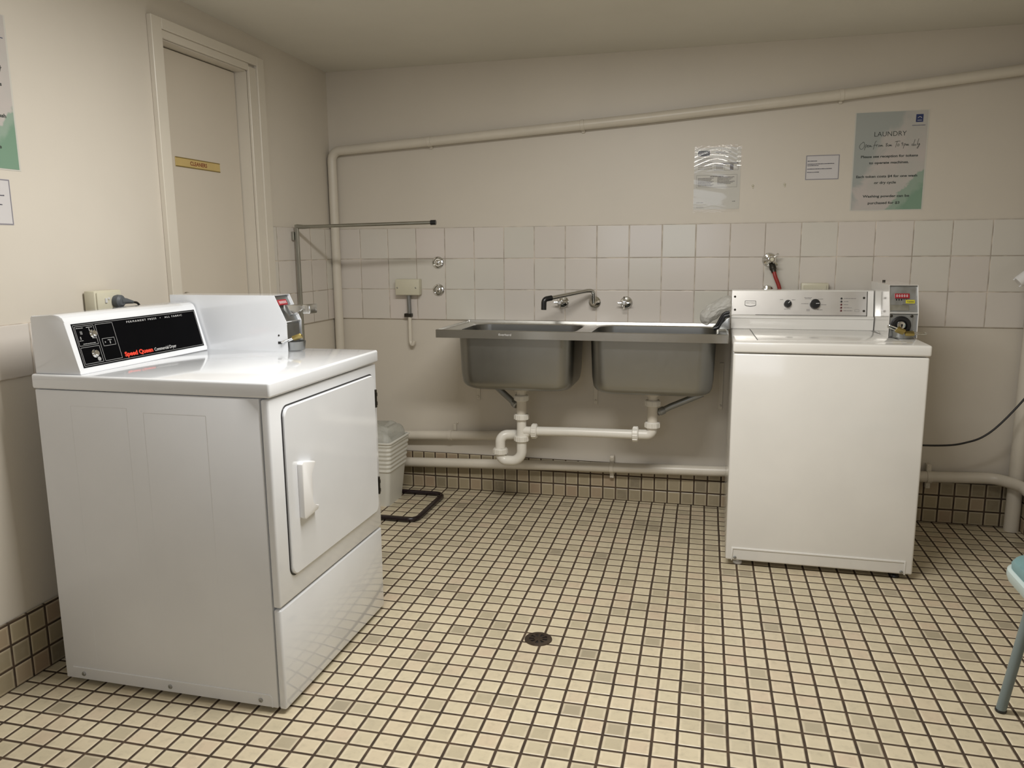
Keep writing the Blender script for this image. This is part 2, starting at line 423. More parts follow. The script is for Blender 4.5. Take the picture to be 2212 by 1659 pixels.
# tiled skirting (three rows of mosaic)
bm = NB(); box(bm, 0.0, XR, -0.010, 0, 0, 0.190, 0.002, 1); obj('baseboard_back', bm, M['sk_back'], **S)
bm = NB(); box(bm, 0.0, 0.010, YF, -1.306, 0, 0.2, 0.002, 1); box(bm, 0.0, 0.010, -0.60, -0.0102, 0, 0.2, 0.002, 1); obj('baseboard_left', bm, M['sk_left'], **S)
bm = NB(); box(bm, XR - 0.010, XR, YF, -0.0102, 0, 0.19, 0.002, 1); obj('baseboard_right', bm, M['sk_left'], **S)

# door with frame
bm = NB(); box(bm, -0.093, -0.053, DY0 + 0.005, DY1 - 0.0075, 0.006, DZ - 0.007, 0.001, 1); door = obj('door_1', bm, M['doorp'], **S)
bm = NB(); lathe(bm, [(0.022, 0), (0.022, 0.004), (0.009, 0.006), (0.009, 0.03), (0.02, 0.036), (0.023, 0.046), (0.018, 0.056), (0.001, 0.058)], (-0.053, -1.19, 1.062), (1, 0, 0), 20)
obj('door_knob', bm, M['chrome'], door)
bm = NB()
for y0, y1, th in ((-0.708, -0.655, 0.012), (-0.655, -0.602, 0.020)):
    box(bm, 0.0, th, y0, y1, 0, 2.037 if th > 0.015 else 1.99, 0.002, 1)
box(bm, 0.0, 0.020, -1.303, -1.249, 0, 2.037, 0.002, 1)
box(bm, 0.0, 0.020, -1.249, -0.655, 2.0, 2.037, 0.002, 1); box(bm, 0.0, 0.012, -1.249, -0.708, DZ, 2.0, 0.002, 1)
obj('trim_4', bm, M['trimp'], **S)
bm = NB()
box(bm, -0.118, 0.0, DY1 - 0.0035, DY1 + 0.001, 0, DZ); box(bm, -0.118, 0, DY0 - 0.001, DY0 + 0.0025, 0, DZ); box(bm, -0.118, 0, DY0, DY1, DZ - 0.0035, DZ + 0.001)
obj('trim_5', bm, M['trimp'], **S)
# sign on the door
def put(name, bms, mat, parent, **k):
    if not isinstance(bms, list): return obj(name, bms, mat, parent, **k)
    for b_ in bms: obj(name, b_, mat, parent, **k)
def screw(prof, p, ax, mat, parent, seg=14, M=None, name='screw'):
    b_ = NB(); lathe(b_, prof, p, ax, seg); return obj(name, b_, mat, parent, M=M)
t = thing('door_sign', 'narrow gold name plate reading CLEANERS on the cream door', 'sign', (-0.053, -1.02, 1.55))
SY0, SY1, SZ0, SZ1 = -1.138, -0.862, 1.549, 1.584
bm = NB(); box(bm, -0.053, -0.0505, SY0, SY1, SZ0, SZ1, 0.0006, 1); obj('plate', bm, M['signgold'], t)
bm = NB()
for z in (SZ0, SZ1 - 0.003): box(bm, -0.0505, -0.0498, SY0, SY1, z, z + 0.003)
obj('border', bm, M['brass'], t)
put('lettering', text_bm('CLEANERS', (-0.0503, SY0 + 0.086, SZ0 + 0.0105), (0, 1, 0), (0, 0, 1), 0.104, 0.0145, bold=0.02), M['signink'], t)

# ------------------------------------------------------------------ posters and notices
def greek(bm, o, u, v, n, x0, x1, y, h, c, seed=0, gap=0.0016):
    rnd = random.Random(seed); x = x0
    while x < x1 - 0.002:
        w = min(rnd.uniform(0.004, 0.012), x1 - x)
        quad(bm, o, u, v, x, x + w, y, y + h * rnd.uniform(0.8, 1.1), n, c); x += w + gap

SCRIPT = [ # 'Open from 8am to 9pm daily' as pen strokes, 0..1 across
 [(.07,.78),(.03,.62),(.01,.35),(.03,.12),(.065,.15),(.09,.45),(.085,.75),(.06,.82)],
 [(.105,.5),(.10,.25),(.095,.0)], [(.103,.45),(.12,.55),(.13,.42),(.115,.3),(.10,.32)],
 [(.135,.38),(.15,.5),(.155,.42),(.14,.32),(.15,.28),(.17,.36),(.175,.48),(.18,.3),(.19,.45),(.20,.32),(.215,.36)],
 [(.285,.85),(.265,.8),(.25,.45),(.235,.05)], [(.235,.42),(.275,.48)], [(.28,.5),(.283,.3)], [(.281,.42),(.295,.5),(.31,.47)],
 [(.33,.46),(.315,.38),(.32,.3),(.335,.33),(.335,.45),(.345,.42),(.35,.3),(.358,.46),(.365,.32),(.374,.46),(.38,.32),(.395,.36)],
 [(.455,.62),(.435,.58),(.44,.48),(.455,.42),(.45,.3),(.435,.34),(.445,.46),(.46,.6)],
 [(.485,.46),(.47,.42),(.472,.3),(.487,.34),(.49,.45),(.495,.32),(.503,.46),(.508,.32),(.517,.46),(.522,.32),(.535,.36)],
 [(.575,.72),(.61,.76),(.66,.77)], [(.61,.76),(.60,.45),(.588,.18)], [(.635,.5),(.618,.42),(.622,.3),(.64,.32),(.645,.46),(.632,.5)],
 [(.70,.62),(.685,.6),(.682,.5),(.698,.5),(.703,.62),(.70,.42),(.69,.3)],
 [(.725,.5),(.718,.2),(.712,.04)], [(.722,.46),(.738,.52),(.742,.4),(.722,.34)],
 [(.75,.34),(.757,.46),(.763,.32),(.772,.46),(.777,.32),(.787,.46),(.79,.33),(.80,.36)],
 [(.865,.42),(.85,.44),(.845,.32),(.86,.3),(.868,.4)], [(.89,.88),(.875,.5),(.87,.3),(.885,.3),(.895,.42),(.90,.3),(.91,.34)],
 [(.95,.95),(.935,.6),(.925,.3)], [(.93,.5),(.945,.36),(.955,.42),(.962,.5),(.96,.3),(.945,.05),(.93,.02),(.94,.18),(.975,.4)],
]
def poster(name, label, o, u, v, n, w, h, mat):
    """o: lower left corner"""
    o, u, v, n = Vector(o), Vector(u), Vector(v), Vector(n)
    t = thing(name, label, 'poster', o + u * (w / 2))
    bm = NB(); quad(bm, o, u, v, -0.005, w + 0.006, -0.004, h + 0.002, n, 0.0003, 0.0006); obj('laminate', bm, M['paper2'], t)
    bm = NB(); quad(bm, o, u, v, 0, w, 0, h, n, 0.0009, 0.0006); obj('print', bm, mat, t)
    c = 0.0017
    P = lambda a, b: o + u * (a * w) + v * ((1 - b) * h) + n * c
    put('heading', text_bm('LAUNDRY', P(.27, .245), u, v, .45 * w, 0.0195, bold=-0.005), M['ink'], t)
    obj('script_line', strokes(SCRIPT, P(.06, .38), u, v, n, .88 * w, 0.042, 0.0008, 0.0), M['ink'], t)
    lines = [('Please see reception for tokens', .10, .80, .46), ('to operate machines.', .22, .56, .525), ('Each token costs $4 for one wash', .05, .86, .665),
             ('or dry cycle', .31, .31, .73), ('Washing powder can be', .16, .66, .87), ('purchased for $3', .24, .45, .94)]
    put('message_line', [text_bm(s, P(a, y), u, v, ww * w, 0.0098, bold=0.028) for s, a, ww, y in lines], M['ink'], t)
    bm = NB(); quad(bm, P(.835, .115), u, v, 0, .10 * w, 0, .078 * h, n, 0); lg = obj('logo', bm, M['blueink'], t)
    bm = NB(); tube(bm, crom([P2(P(.86, .075), u, v, a, b, n, 0.0006) for a, b in ((0, 0), (.004, .004), (.0075, .0055), (.011, .004), (.015, 0))], 5), 0.0011, 6)
    quad(bm, P(.855, .1), u, v, 0, .06 * w, 0, .0018, n, 0.0005); obj('emblem', bm, M['whiteink'], t)
    bm = NB(); greek(bm, P(.79, .15), u, v, n, 0, .18 * w, 0, 0.002, 0, 3, 0.0006); obj('small_print', bm, M['blueink'], t)
    return t
poster('laundry_poster', 'green watercolour LAUNDRY opening hours poster on back wall above washer coin box', (2.4785, 0, 1.387), (1, 0, 0), (0, 0, 1), (0, -1, 0), 0.28, 0.405, M['poster_x'])
poster('laundry_poster', 'green watercolour poster cut by the left photo edge on left wall', (0, -2.170, 1.464), (0, 1, 0), (0, 0, 1), (1, 0, 0), 0.28, 0.41, M['poster_y'])

def notice(label, o, u, v, n, w, h):
    o, u, v, n = Vector(o), Vector(u), Vector(v), Vector(n)
    t = thing('wall_notice', label, 'notice', o + u * (w / 2))
    bm = NB(); quad(bm, o, u, v, 0, w, 0, h, n, 0.0003, 0.0008); obj('sheet', bm, M['paper'], t)
    bm = NB(); b = 0.0038; c = 0.0012
    for q in ((0.001, w - .001, 0.001, b), (0.001, w - .001, h - b, h - .001), (0.001, b, b, h - b), (w - b, w - .001, b, h - b)): quad(bm, o, u, v, *q, n, c)
    obj('border', bm, M['borderink'], t)
    bm = NB()
    for k, (a, yy) in enumerate(((.32, .75), (.90, .63), (.38, .57), (.83, .43), (.42, .30))): greek(bm, o, u, v, n, 0.007, 0.007 + a * (w - .016), yy * h, 0.0028, c, 40 + k, 0.0007)
    obj('text_lines', bm, M['noticeink'], t); return t
notice('small white notice with grey border between clear sleeve sheet and LAUNDRY poster', (2.2835, 0, 1.520), (1, 0, 0), (0, 0, 1), (0, -1, 0), 0.138, 0.105)
notice('small bordered white notice under the poster at left photo edge', (0, -2.075, 1.310), (0, 1, 0), (0, 0, 1), (1, 0, 0), 0.147, 0.125)

# instruction sheet in a clear sleeve
t = thing('instruction_sheet', 'printed instruction sheet in crinkled clear sleeve with shiny glare, back wall', 'notice', (1.9115, 0, 1.389))
o = Vector((1.8065, 0, 1.389)); u, v, n = Vector((1, 0, 0)), Vector((0, 0, 1)), Vector((0, -1, 0)); w, h = 0.205, 0.294
bm = NB(); quad(bm, o, u, v, 0.002, w - .002, 0.014, h - 0.010, n, 0.0004, 0.0006); obj('paper', bm, M['paper2'], t)
c = 0.0011
bm = NB(); quad(bm, o, u, v, .016, .068, .248, .272, n, c); lb = obj('label_block', bm, M['blackpl'], t)
put('label_lettering', text_bm('MAYTAG', o + u * .022 + v * .2565 + n * (c + .0005), u, v, .040, .008, bold=.01), M['greyink'], t)
bm = NB()
def fr(x0, x1, y0, y1, b=0.0009):
    for q in ((x0, x1, y0, y0 + b), (x0, x1, y1 - b, y1), (x0, x0 + b, y0, y1), (x1 - b, x1, y0, y1)): quad(bm, o, u, v, *q, n, c)
fr(.012, .190, .110, .165); fr(.088, .193, .184, .216); quad(bm, o, u, v, .134, .1348, .184, .216, n, c)
quad(bm, o, u, v, .157, .172, .185, .210, n, c); quad(bm, o, u, v, .088, .193, .212, .216, n, c)
greek(bm, o, u, v, n, .072, .130, .1565, .0035, c, 5, .001)
for k in range(8): greek(bm, o, u, v, n, .018, .088 - (k % 3) * .006, .1500 - k * .0048, .0024, c, 60 + k, .0008)
for k in range(7): greek(bm, o, u, v, n, .104, .180 - (k % 4) * .008, .1535 - k * .0048, .0024, c, 80 + k, .0008)
for k in range(4): greek(bm, o, u, v, n, .095, .128, .206 - k * .0055, .0025, c, 90 + k, .0008)
greek(bm, o, u, v, n, .094, .160, .262, .003, c, 11); greek(bm, o, u, v, n, .10, .15, .2555, .0025, c, 12)
for k in range(6): greek(bm, o, u, v, n, .018, .082, .236 - k * .009, .0025, c, 13 + k)
greek(bm, o, u, v, n, .014, .045, .043, .002, c, 31); greek(bm, o, u, v, n, .172, .185, .046, .003, c, 32); greek(bm, o, u, v, n, .014, .05, .022, .0015, c, 33)
obj('text_lines', bm, M['inklight'], t)
bm = NB(); NX, NZ = 50, 130; g = []
def wave(a, b):
    s = 0.0032
    arc = b - 0.10 * math.sin(PI * min(1, a * 1.1)) 
    if b > .60: s += 0.00031 * math.sin((arc) * 95 + 0.5 * math.sin(a * 9)) * math.sin(PI * min(1, (b - .60) / .12) / 2)
    elif b < .12: s += 0.00022 * math.sin(b * 120 + 2 * math.sin(a * 11))
    else: s += 0.0001 * math.sin(b * 40 + a * 5)
    return s
for i in range(NX + 1):
    g.append([bm.verts.new(o + u * (w * i / NX) + v * (h * j / NZ) + n * wave(i / NX, j / NZ)) for j in range(NZ + 1)])
for i in range(NX):
    for j in range(NZ): bm.faces.new((g[i][j], g[i + 1][j], g[i + 1][j + 1], g[i][j + 1]))
obj('plastic_sleeve', bm, M['film'], t)

# wall plugs left in the plaster
for x, z, lab in ((2.065, 1.503, 'tiny plastic wall plug right of the clear sleeve sheet'), (2.200, 1.505, 'tiny plastic wall plug just left of the small bordered notice')):
    bm = NB(); lathe(bm, [(0.004, 0), (0.0045, 0.003), (0.003, 0.006), (0.001, 0.006)], (x, 0.0, z), (0, -1, 0), 12); box(bm, x - 0.002, x + 0.004, -0.003, 0, z - 0.012, z - 0.004, 0.001, 1)
    obj('wall_plug', bm, M['cplastic'], label=lab, category='wall plug', group='plugs in back wall')

# ------------------------------------------------------------------ dryer
DX0, DX1, DYn, DYf = 0.124, 0.837, -2.040, -1.385
t = dryer = thing('clothes_dryer', 'white front loading commercial dryer with black control panel by left wall', 'dryer', (0.48, -1.71, 0))
E1 = M['enamel']
bm = NB(); box(bm, DX0, 0.812, DYn, DYf, 0.014, 0.866, 0.003, 2)
obj('cabinet', bm, M['enamels'], t)
bm = NB()   # shallow embossed ribs pressed into the side sheet
def emboss(x0, x1, z0, z1, b=0.0016, hgt=0.00018):
    prism(bm, [(x0, z0), (x0, z1), (x1, z1), (x1, z0), (x1 - b, z0), (x1 - b, z1 - b), (x0 + b, z1 - b), (x0 + b, z0)], 'y', DYn - hgt, DYn + .001)
emboss(0.235, 0.415, 0.075, 0.825); emboss(0.465, 0.655, 0.075, 0.815)
obj('side_ribs', bm, M['enamels'], t)
bm = NB(); prism(bm, [(0.150, 0.0475), (0.787, 0.0475), (0.793, 0.0415), (0.793, 0.0145), (0.797, 0.0145), (0.797, 0.043), (0.789, 0.051), (0.150, 0.051)], 'y', DYn - 0.0012, DYn + 0.001, 0.0005, 1); obj('base_ridge', bm, M['enamels'], t)
for x in (0.185, 0.475, 0.760):
    screw([(0.0065, 0), (0.0065, 0.0012), (0.005, 0.003), (0.002, 0.0032), (0.0019, 0.0018)], (x, DYn, 0.031), (0, -1, 0), M['castmetal'], t, 16)
bm = NB(); prism(bm, [(DX0 - .004, DYn - .005)] + [(DX0 - .004, DYf + .004), (0.846, DYf + .004), (0.846, DYn - .005)], 'z', 0.868, 0.9085, 0.0065, 4); obj('top_panel', bm, E1, t)
bm = NB(); box(bm, 0.815, 0.838, DYn, DYf, 0.303, 0.864, 0.006, 3); fp = obj('front_panel', bm, E1, t)
bm = NB(); box(bm, 0.815, 0.837, DYn, DYf, 0.012, 0.298, 0.006, 3); obj('lower_panel', bm, E1, t)
# door set in a dark gap line
loop = rrect(-1.984, -1.414, 0.365, 0.836, 0.028, 8)
bm = NB(); loft(bm, [[(0.8372, y, z) for y, z in loop], [(0.8392, y, z) for y, z in loop]], True, True); obj('door_gap', bm, M['black'], t)
bm = NB(); il = rrect(-1.980, -1.418, 0.369, 0.832, 0.026, 8); il2 = rrect(-1.977, -1.421, 0.372, 0.829, 0.024, 8)
loft(bm, [[(0.838, y, z) for y, z in il], [(0.8440, y, z) for y, z in il], [(0.8465, y, z) for y, z in il2]], True, True); dd = obj('door', bm, E1, t)
bm = NB()
pts = [(-1.932, 0.520), (-1.932, 0.668), (-1.925, 0.674), (-1.862, 0.660), (-1.858, 0.654), (-1.872, 0.648), (-1.884, 0.630), (-1.887, 0.600), (-1.887, 0.575), (-1.884, 0.548), (-1.872, 0.536), (-1.852, 0.532), (-1.852, 0.524), (-1.858, 0.520), (-1.925, 0.513)]
prism(bm, pts, 'x', 0.846, 0.862, 0.002, 2)
box(bm, 0.846, 0.8495, -1.890, -1.860, 0.528, 0.655, 0.001, 1)
obj('door_handle', bm, M['wplastic'], dd)
for z0 in (0.720, 0.423):
    bm = NB(); box(bm, 0.840, 0.8475, -1.4135, -1.4045, z0, z0 + 0.060, 0.001, 1)
    box(bm, 0.8475, 0.8495, -1.4135, -1.4065, z0 + 0.008, z0 + 0.020); box(bm, 0.8475, 0.8495, -1.4135, -1.4065, z0 + 0.038, z0 + 0.050)
    obj('hinge', bm, M['darkmetal'], dd)
for x in (0.20, 0.77):
    for y in (-1.97, -1.45):
        bm = NB(); lathe(bm, [(0.018, 0), (0.018, 0.008), (0.008, 0.010), (0.008, 0.016)], (x, y, 0.0), (0, 0, 1), 16); obj('foot', bm, M['blackpl'], t)
# console
prof = [(0.128, 0.9085), (0.276, 0.9085), (0.272, 0.9155), (0.2385, 1.050), (0.2325, 1.060), (0.222, 1.0665), (0.205, 1.070), (0.200, 1.066), (0.134, 1.066), (0.128, 1.060)]
bm = NB(); prism(bm, prof, 'y', -2.034, -1.482, 0.0022, 2); con = obj('console', bm, E1, t)
fu = Vector((0, 1, 0)); fv = Vector((0.2385 - 0.272, 0, 1.050 - 0.9155)).normalized(); fn = fu.cross(fv)
fo = Vector((0.272, -2.034, 0.9155))
PL = lambda y, s, c=0.0: Vector((0, y + 2.034, 0)) .dot(Vector((0, 1, 0))) * fu + fo + fv * s + fn * c
bm = NB(); quad(bm, fo, fu, fv, 0.018, 0.540, 0.009, 0.131, fn, 0.0, 0.0012); cp = obj('control_panel', bm, M['blackpanel'], t)
bm = NB()
def pf(a0, a1, b0, b1, th=0.0011):
    for q in ((a0, a1, b0, b0 + th), (a0, a1, b1 - th, b1), (a0, a0 + th, b0, b1), (a1 - th, a1, b0, b1)): quad(bm, fo, fu, fv, *q, fn, 0.0012, 0.0003)
pf(.0215, .5365, .0125, .1275); pf(.026, .094, .068, .123); pf(.026, .094, .0175, .064); pf(.100, .166, .0175, .123); pf(.110, .157, .059, .081)
greek(bm, fo, fu, fv, fn, .030, .055, .1165, .0018, .0012, 1, .0008); greek(bm, fo, fu, fv, fn, .066, .088, .1165, .0018, .0012, 2, .0008)
greek(bm, fo, fu, fv, fn, .040, .085, .072, .002, .0012, 3, .0008); greek(bm, fo, fu, fv, fn, .030, .045, .082, .0016, .0012, 4, .0008); greek(bm, fo, fu, fv, fn, .078, .092, .085, .0016, .0012, 5, .0008)
for k in range(4): quad(bm, fo, fu, fv, .040, .048, .100 + k * .0024, .1011 + k * .0024, fn, .0012, .0003)
quad(bm, fo, fu, fv, .036, .039, .086, .094, fn, .0012, .0003); quad(bm, fo, fu, fv, .118, .121, .068, .072, fn, .0012, .0003); quad(bm, fo, fu, fv, .136, .139, .064, .072, fn, .0012, .0003)
greek(bm, fo, fu, fv, fn, .130, .145, .074, .0018, .0012, 6, .0008)
quad(bm, fo, fu, fv, .074, .0765, .104, .115, fn, .0012, .0003)
obj('panel_markings', bm, M['greyink'], cp)
put('panel_caption', [text_bm('PERMANENT PRESS', fo + fu * .222 + fv * .1155 + fn * .0014, fu, fv, .128, .0055, space=1.5), text_bm('\u2022', fo + fu * .367 + fv * .1155 + fn * .0014, fu, fv, .003, .0055), text_bm('ALL FABRIC', fo + fu * .389 + fv * .1155 + fn * .0014, fu, fv, .083, .0055, space=1.5), text_bm('Commercial Dryer', fo + fu * .304 + fv * .020 + fn * .0014, fu, fv, .100, .010)], M['whiteink'], cp)
put('brand_lettering', text_bm('Speed Queen', fo + fu * .178 + fv * .020 + fn * .0016, fu, fv, .118, .0125, bold=.04), M['redink'], cp, label='red brand lettering')
for a, b in ((.081, .098), (.068, .043)):
    bm = NB(); p = P2(fo, fu, fv, a, b, fn, .0012)
    lathe(bm, [(.0115, 0), (.0115, .003), (.0095, .005), (.0085, .010), (.006, .012), (.001, .0122)], p, fn, 18); obj('knob', bm, M['chrome'], cp)
bm = NB(); lathe(bm, [(.006, 0), (.006, .001), (.001, .0012)], P2(fo, fu, fv, .080, .027, fn, .0012), fn, 14); obj('indicator_light', bm, M['greyink'], cp)

# ---- coin boxes: local frame, front faces +x at x=0, base at z=0
def coin_box(parent, Mx, L, wdt, H, slide, extra=None):
    hw = wdt / 2; pr = [(-L, 0), (0, 0), (0, 0.096), (-0.040, H), (-L, H)]
    EM = M['enamel'] if slide else M['enamelg']
    bm = NB()
    for s in (-1, 1): prism(bm, pr, 'y', s * hw, s * (hw - 0.0022))
    prism(bm, [(-L, H), (-0.040, H), (-0.041, H - .0022), (-L, H - .0022)], 'y', -hw + .0022, hw - .0022)
    prism(bm, [(-L, 0), (-L + .0022, 0), (-L + .0022, H - .0023), (-L, H - .0023)], 'y', -hw + .0022, hw - .0022)
    prism(bm, [(-.001, .0945), (-.001, .0975), (-.012, .0965), (-.012, .0935)], 'y', -hw + .0022, hw - .0022)
    cb = obj('coin_box', bm, EM, parent, M=Mx)
    bm = NB(); prism(bm, [(-L + .004, .002), (-.010, .002), (-.010, .0925), (-.050, H - .003), (-L + .004, H - .003)], 'y', -hw + .0025, hw - .0025)
    obj('inner_plate', bm, M['castmetal'], cb, M=Mx)
    dz = H - .0955; nrm = Vector((dz, 0, .040)).normalized(); up = Vector((-.040, 0, dz)).normalized(); uu = Vector((0, 1, 0))
    base = Vector((-.010, 0, .0925))
    def on(bm, a0, a1, b0, b1, c0, c1, bev=.0006):
        n0 = len(bm.verts); box(bm, a0, a1, b0, b1, c0, c1)
    def plate(a0, a1, b0, b1, c0, c1, bev=0.0008):
        bm = NB(); box(bm, a0, a1, b0, b1, c0, c1, bev, 1)
        R = Matrix((uu, up, nrm)).transposed().to_4x4(); xf(bm, Matrix.Translation(base) @ R); return bm
    # counter window with digits
    yy = -0.006 if slide else -0.004
    bm = plate(-.026 + yy, .026 + yy, .060, .079, 0, .006); ct = obj('counter', bm, M['redpl'], cb, M=Mx)
    bs = []
    for k in range(5):
        o = base + up * .0645 + nrm * .0064 + uu * (-.0215 + yy + k * .0088)
        bs.append(text_bm('0', o, uu, up, .0055, .0095, bold=.02))
    b2 = join(bs); obj('counter_digits', b2, M['whiteink'], cb, M=Mx)
    bm = NB()
    bm = join([plate(-.022 + yy + k * .0088, -.0175 + yy + k * .0088, .052, .0585, 0, .001, 0.0) for k in range(5)]); obj('counter_marks', bm, M['blackpl'], cb, M=Mx)
    if slide:
        bm = NB()
        prism(bm, [(-.020, .132), (-.020, .150), (.050, .150), (.052, .146), (.052, .138), (.040, .130), (.020, .126), (.000, .112)], 'y', -.026, .010, .002, 2)
        sl = obj('coin_slide', bm, M['slidemetal'], cb, M=Mx)
        bm = NB(); box(bm, .050, .078, -.032, .018, .122, .152, .004, 2)
        for k in range(4): box(bm, .054 + k * .006, .057 + k * .006, -.033, -.031, .126, .148)
        obj('slide_grip', bm, M['slidemetal'], cb, M=Mx)
        bm = NB(); box(bm, -.010, -.004, -.038, .040, .004, .088, .001, 1); obj('vault_door', bm, M['castmetal'], cb, M=Mx)
        bm = NB(); box(bm, -.034, -.020, -hw - .0012, -hw - .0002, .024, .032, .0004, 1); obj('slot', bm, M['black'], cb, M=Mx)
        bm = NB(); lathe(bm, [(.003, 0), (.003, .001), (.001, .0014)], (-.030, -hw, .052), (0, -1, 0), 12); obj('rivet', bm, M['darkmetal'], cb, M=Mx)
    else:
        bm = plate(-.004, .040, .036, .056, 0, .003); st = obj('sticker_holder', bm, M['castmetal'], cb, M=Mx)
        bm = plate(.008, .040, .040, .054, .003, .0045); obj('sticker', bm, M['yellow'], cb, M=Mx)
        o = base + up * .0435 + nrm * .0048 + uu * .012; put('sticker_lettering', text_bm('TOKENS', o, uu, up, .024, .0055, bold=.02), M['ink'], cb, M=Mx)
        bm = plate(-.048, .020, .012, .034, 0, .003); obj('coin_chute', bm, M['galv'], cb, M=Mx)
        bm = NB(); box(bm, -.010, -.004, -.047, .033, .006, .090, .001, 1); obj('vault_plate', bm, M['castmetal'], cb, M=Mx)
        bm = NB(); lathe(bm, [(.036, 0), (.036, .006), (.031, .010), (.022, .010), (.020, .004), (.001, .004)], (-.004, -.008, .048), (1, 0, 0), 28); obj('lock_ring', bm, M['blackpl'], cb, M=Mx)
        bm = NB(); lathe(bm, [(.0165, 0), (.0165, .012), (.013, .017), (.001, .0175)], (-.001, -.008, .050), (1, 0, 0), 22); lk = obj('lock_cylinder', bm, M['chrome'], cb, M=Mx)
        bm = NB(); box(bm, .0172, .0182, -.0095, -.0055, .042, .052); lathe(bm, [(.0035, 0), (.0035, .001)], (.0172, -.0075, .052), (1, 0, 0), 12); obj('keyhole', bm, M['black'], cb, M=Mx)
        for y, z in ((-.043, .084), (.029, .084)): screw([(.0055, 0), (.0055, .002), (.003, .004)], (-.004, y, z), (1, 0, 0), M['darkmetal'], cb, 12, M=Mx, name='plate_screw')
        bm = NB(); lathe(bm, [(.006, 0), (.006, .006), (.001, .006)], (-L + .03, -.008, H), (0, 0, 1), 12); obj('top_lock', bm, M['darkmetal'], cb, M=Mx)
    # half-round cup
    bm = NB(); seg = 20; r0, r1 = .040, .034; z0, z1 = .001, .029
    loops = []
    cy = 0.0
    def arc(r, z, sq=.95): return [(-.004 + r * sq * math.sin(PI * k / seg), cy - r * math.cos(PI * k / seg), z) for k in range(seg + 1)]
    A, B, C2, D = arc(r1 + .002, z0), arc(r0, z1), arc(r0 - .004, z1), arc(r1 - .002, z0 + .003)
    R = [[bm.verts.new(p) for p in q] for q in (A, B, C2, D)]
    for q, w_ in zip(R, R[1:]):
        for k in range(seg): bm.faces.new((q[k], q[k + 1], w_[k + 1], w_[k]))
    bm.faces.new(R[0][::-1]); bm.faces.new(R[3])
    obj('cup', bm, M['castmetal'], cb, M=Mx)
    return cb

MD = Matrix.Translation((0.571, -1.4275, 0.9085))
coin_box(dryer, MD, 0.432, 0.097, 0.182, True)
def padlock(label, Mx, shl=0.03, brown=False):
    t = thing('padlock', label, 'padlock', Mx @ Vector((0, 0, -.012)), 'padlocks on the coin boxes')
    bm = NB(); box(bm, -.016, .016, -.006, .006, -.012, .012, .003, 2); obj('lock_body', bm, M['brass'], t, M=Mx)
    bm = NB(); tube(bm, fillet([(-.014, 0, .007), (-.014 - shl, 0, .007), (-.014 - shl, 0, -.007), (-.014, 0, -.007)], .0068, 6), .0025, 8); obj('shackle', bm, M['chrome'], t, M=Mx)
    return t
RR = lambda x, y, z: (Matrix.Rotation(z, 4, 'Z') @ Matrix.Rotation(y, 4, 'Y') @ Matrix.Rotation(x, 4, 'X'))
padlock('brass padlock hanging at the cup of the dryer coin box', Matrix.Translation((0.600, -1.462, 0.955)) @ RR(1.2, -.345, .317), .040)

# ------------------------------------------------------------------ washer
t = washer = thing('washing_machine', 'white top loading commercial washer with knob console beside the sink', 'washing machine', (2.328, -0.40, 0))
EW = M['enamelw']; WX0, WX1, WY = 1.992, 2.664, -0.726
bm = NB(); box(bm, WX0, WX1, WY, -0.075, 0.024, 0.8405, 0.008, 3); obj('cabinet', bm, EW, t)
bm = NB()
b = 0.0045
prism(bm, [(WX0 + .022, .024), (WX0 + .022, .078), (WX1 - .026, .078), (WX1 - .026, .024), (WX1 - .026 - b, .024), (WX1 - .026 - b, .078 - b), (WX0 + .022 + b, .078 - b), (WX0 + .022 + b, .024)], 'y', WY - .003, WY + .002, .0012, 2)
obj('kick_panel_ridge', bm, EW, t)
for x, z in ((2.028, .036), (2.625, .034)): screw([(.006, 0), (.006, .002), (.003, .0035), (.0005, .0035)], (x, WY, z), (0, -1, 0), M['castmetal'], t)
for x in (2.04, 2.61):
    for y in (-.69, -.12):
        bm = NB(); lathe(bm, [(0.016, 0), (0.018, 0.004), (0.016, 0.010), (0.006, 0.011), (0.006, 0.028)], (x, y, 0.0), (0, 0, 1), 16); obj('foot', bm, M['wplastic'] if x < 2.2 else M['blackpl'], t)  # right feet made black to vanish in the shade under the cabinet
bm = NB(); box(bm, WX0 - .002, WX1 + .004, WY - .005, -.070, .8435, .884, .008, 4); obj('top_panel', bm, EW, t)
bm = NB(); prism(bm, [(2.070, -.245), (2.082, -.655), (2.60, -.655), (2.545, -.245)], 'z', .884, .8852, .0005, 2); lid = obj('lid', bm, EW, t)
bm = NB()
prism(bm, [(2.070, -.245), (2.0815, -.655), (2.0785, -.655), (2.067, -.245)], 'z', .8835, .8847); obj('lid_gap', bm, M['darkmetal'], t)
bm = NB(); prism(bm, [(2.549, -.250), (2.592, -.56), (2.5945, -.56), (2.5515, -.250)], 'z', .8835, .8847)
obj('lid_gap', bm, M['darkmetal'], t)
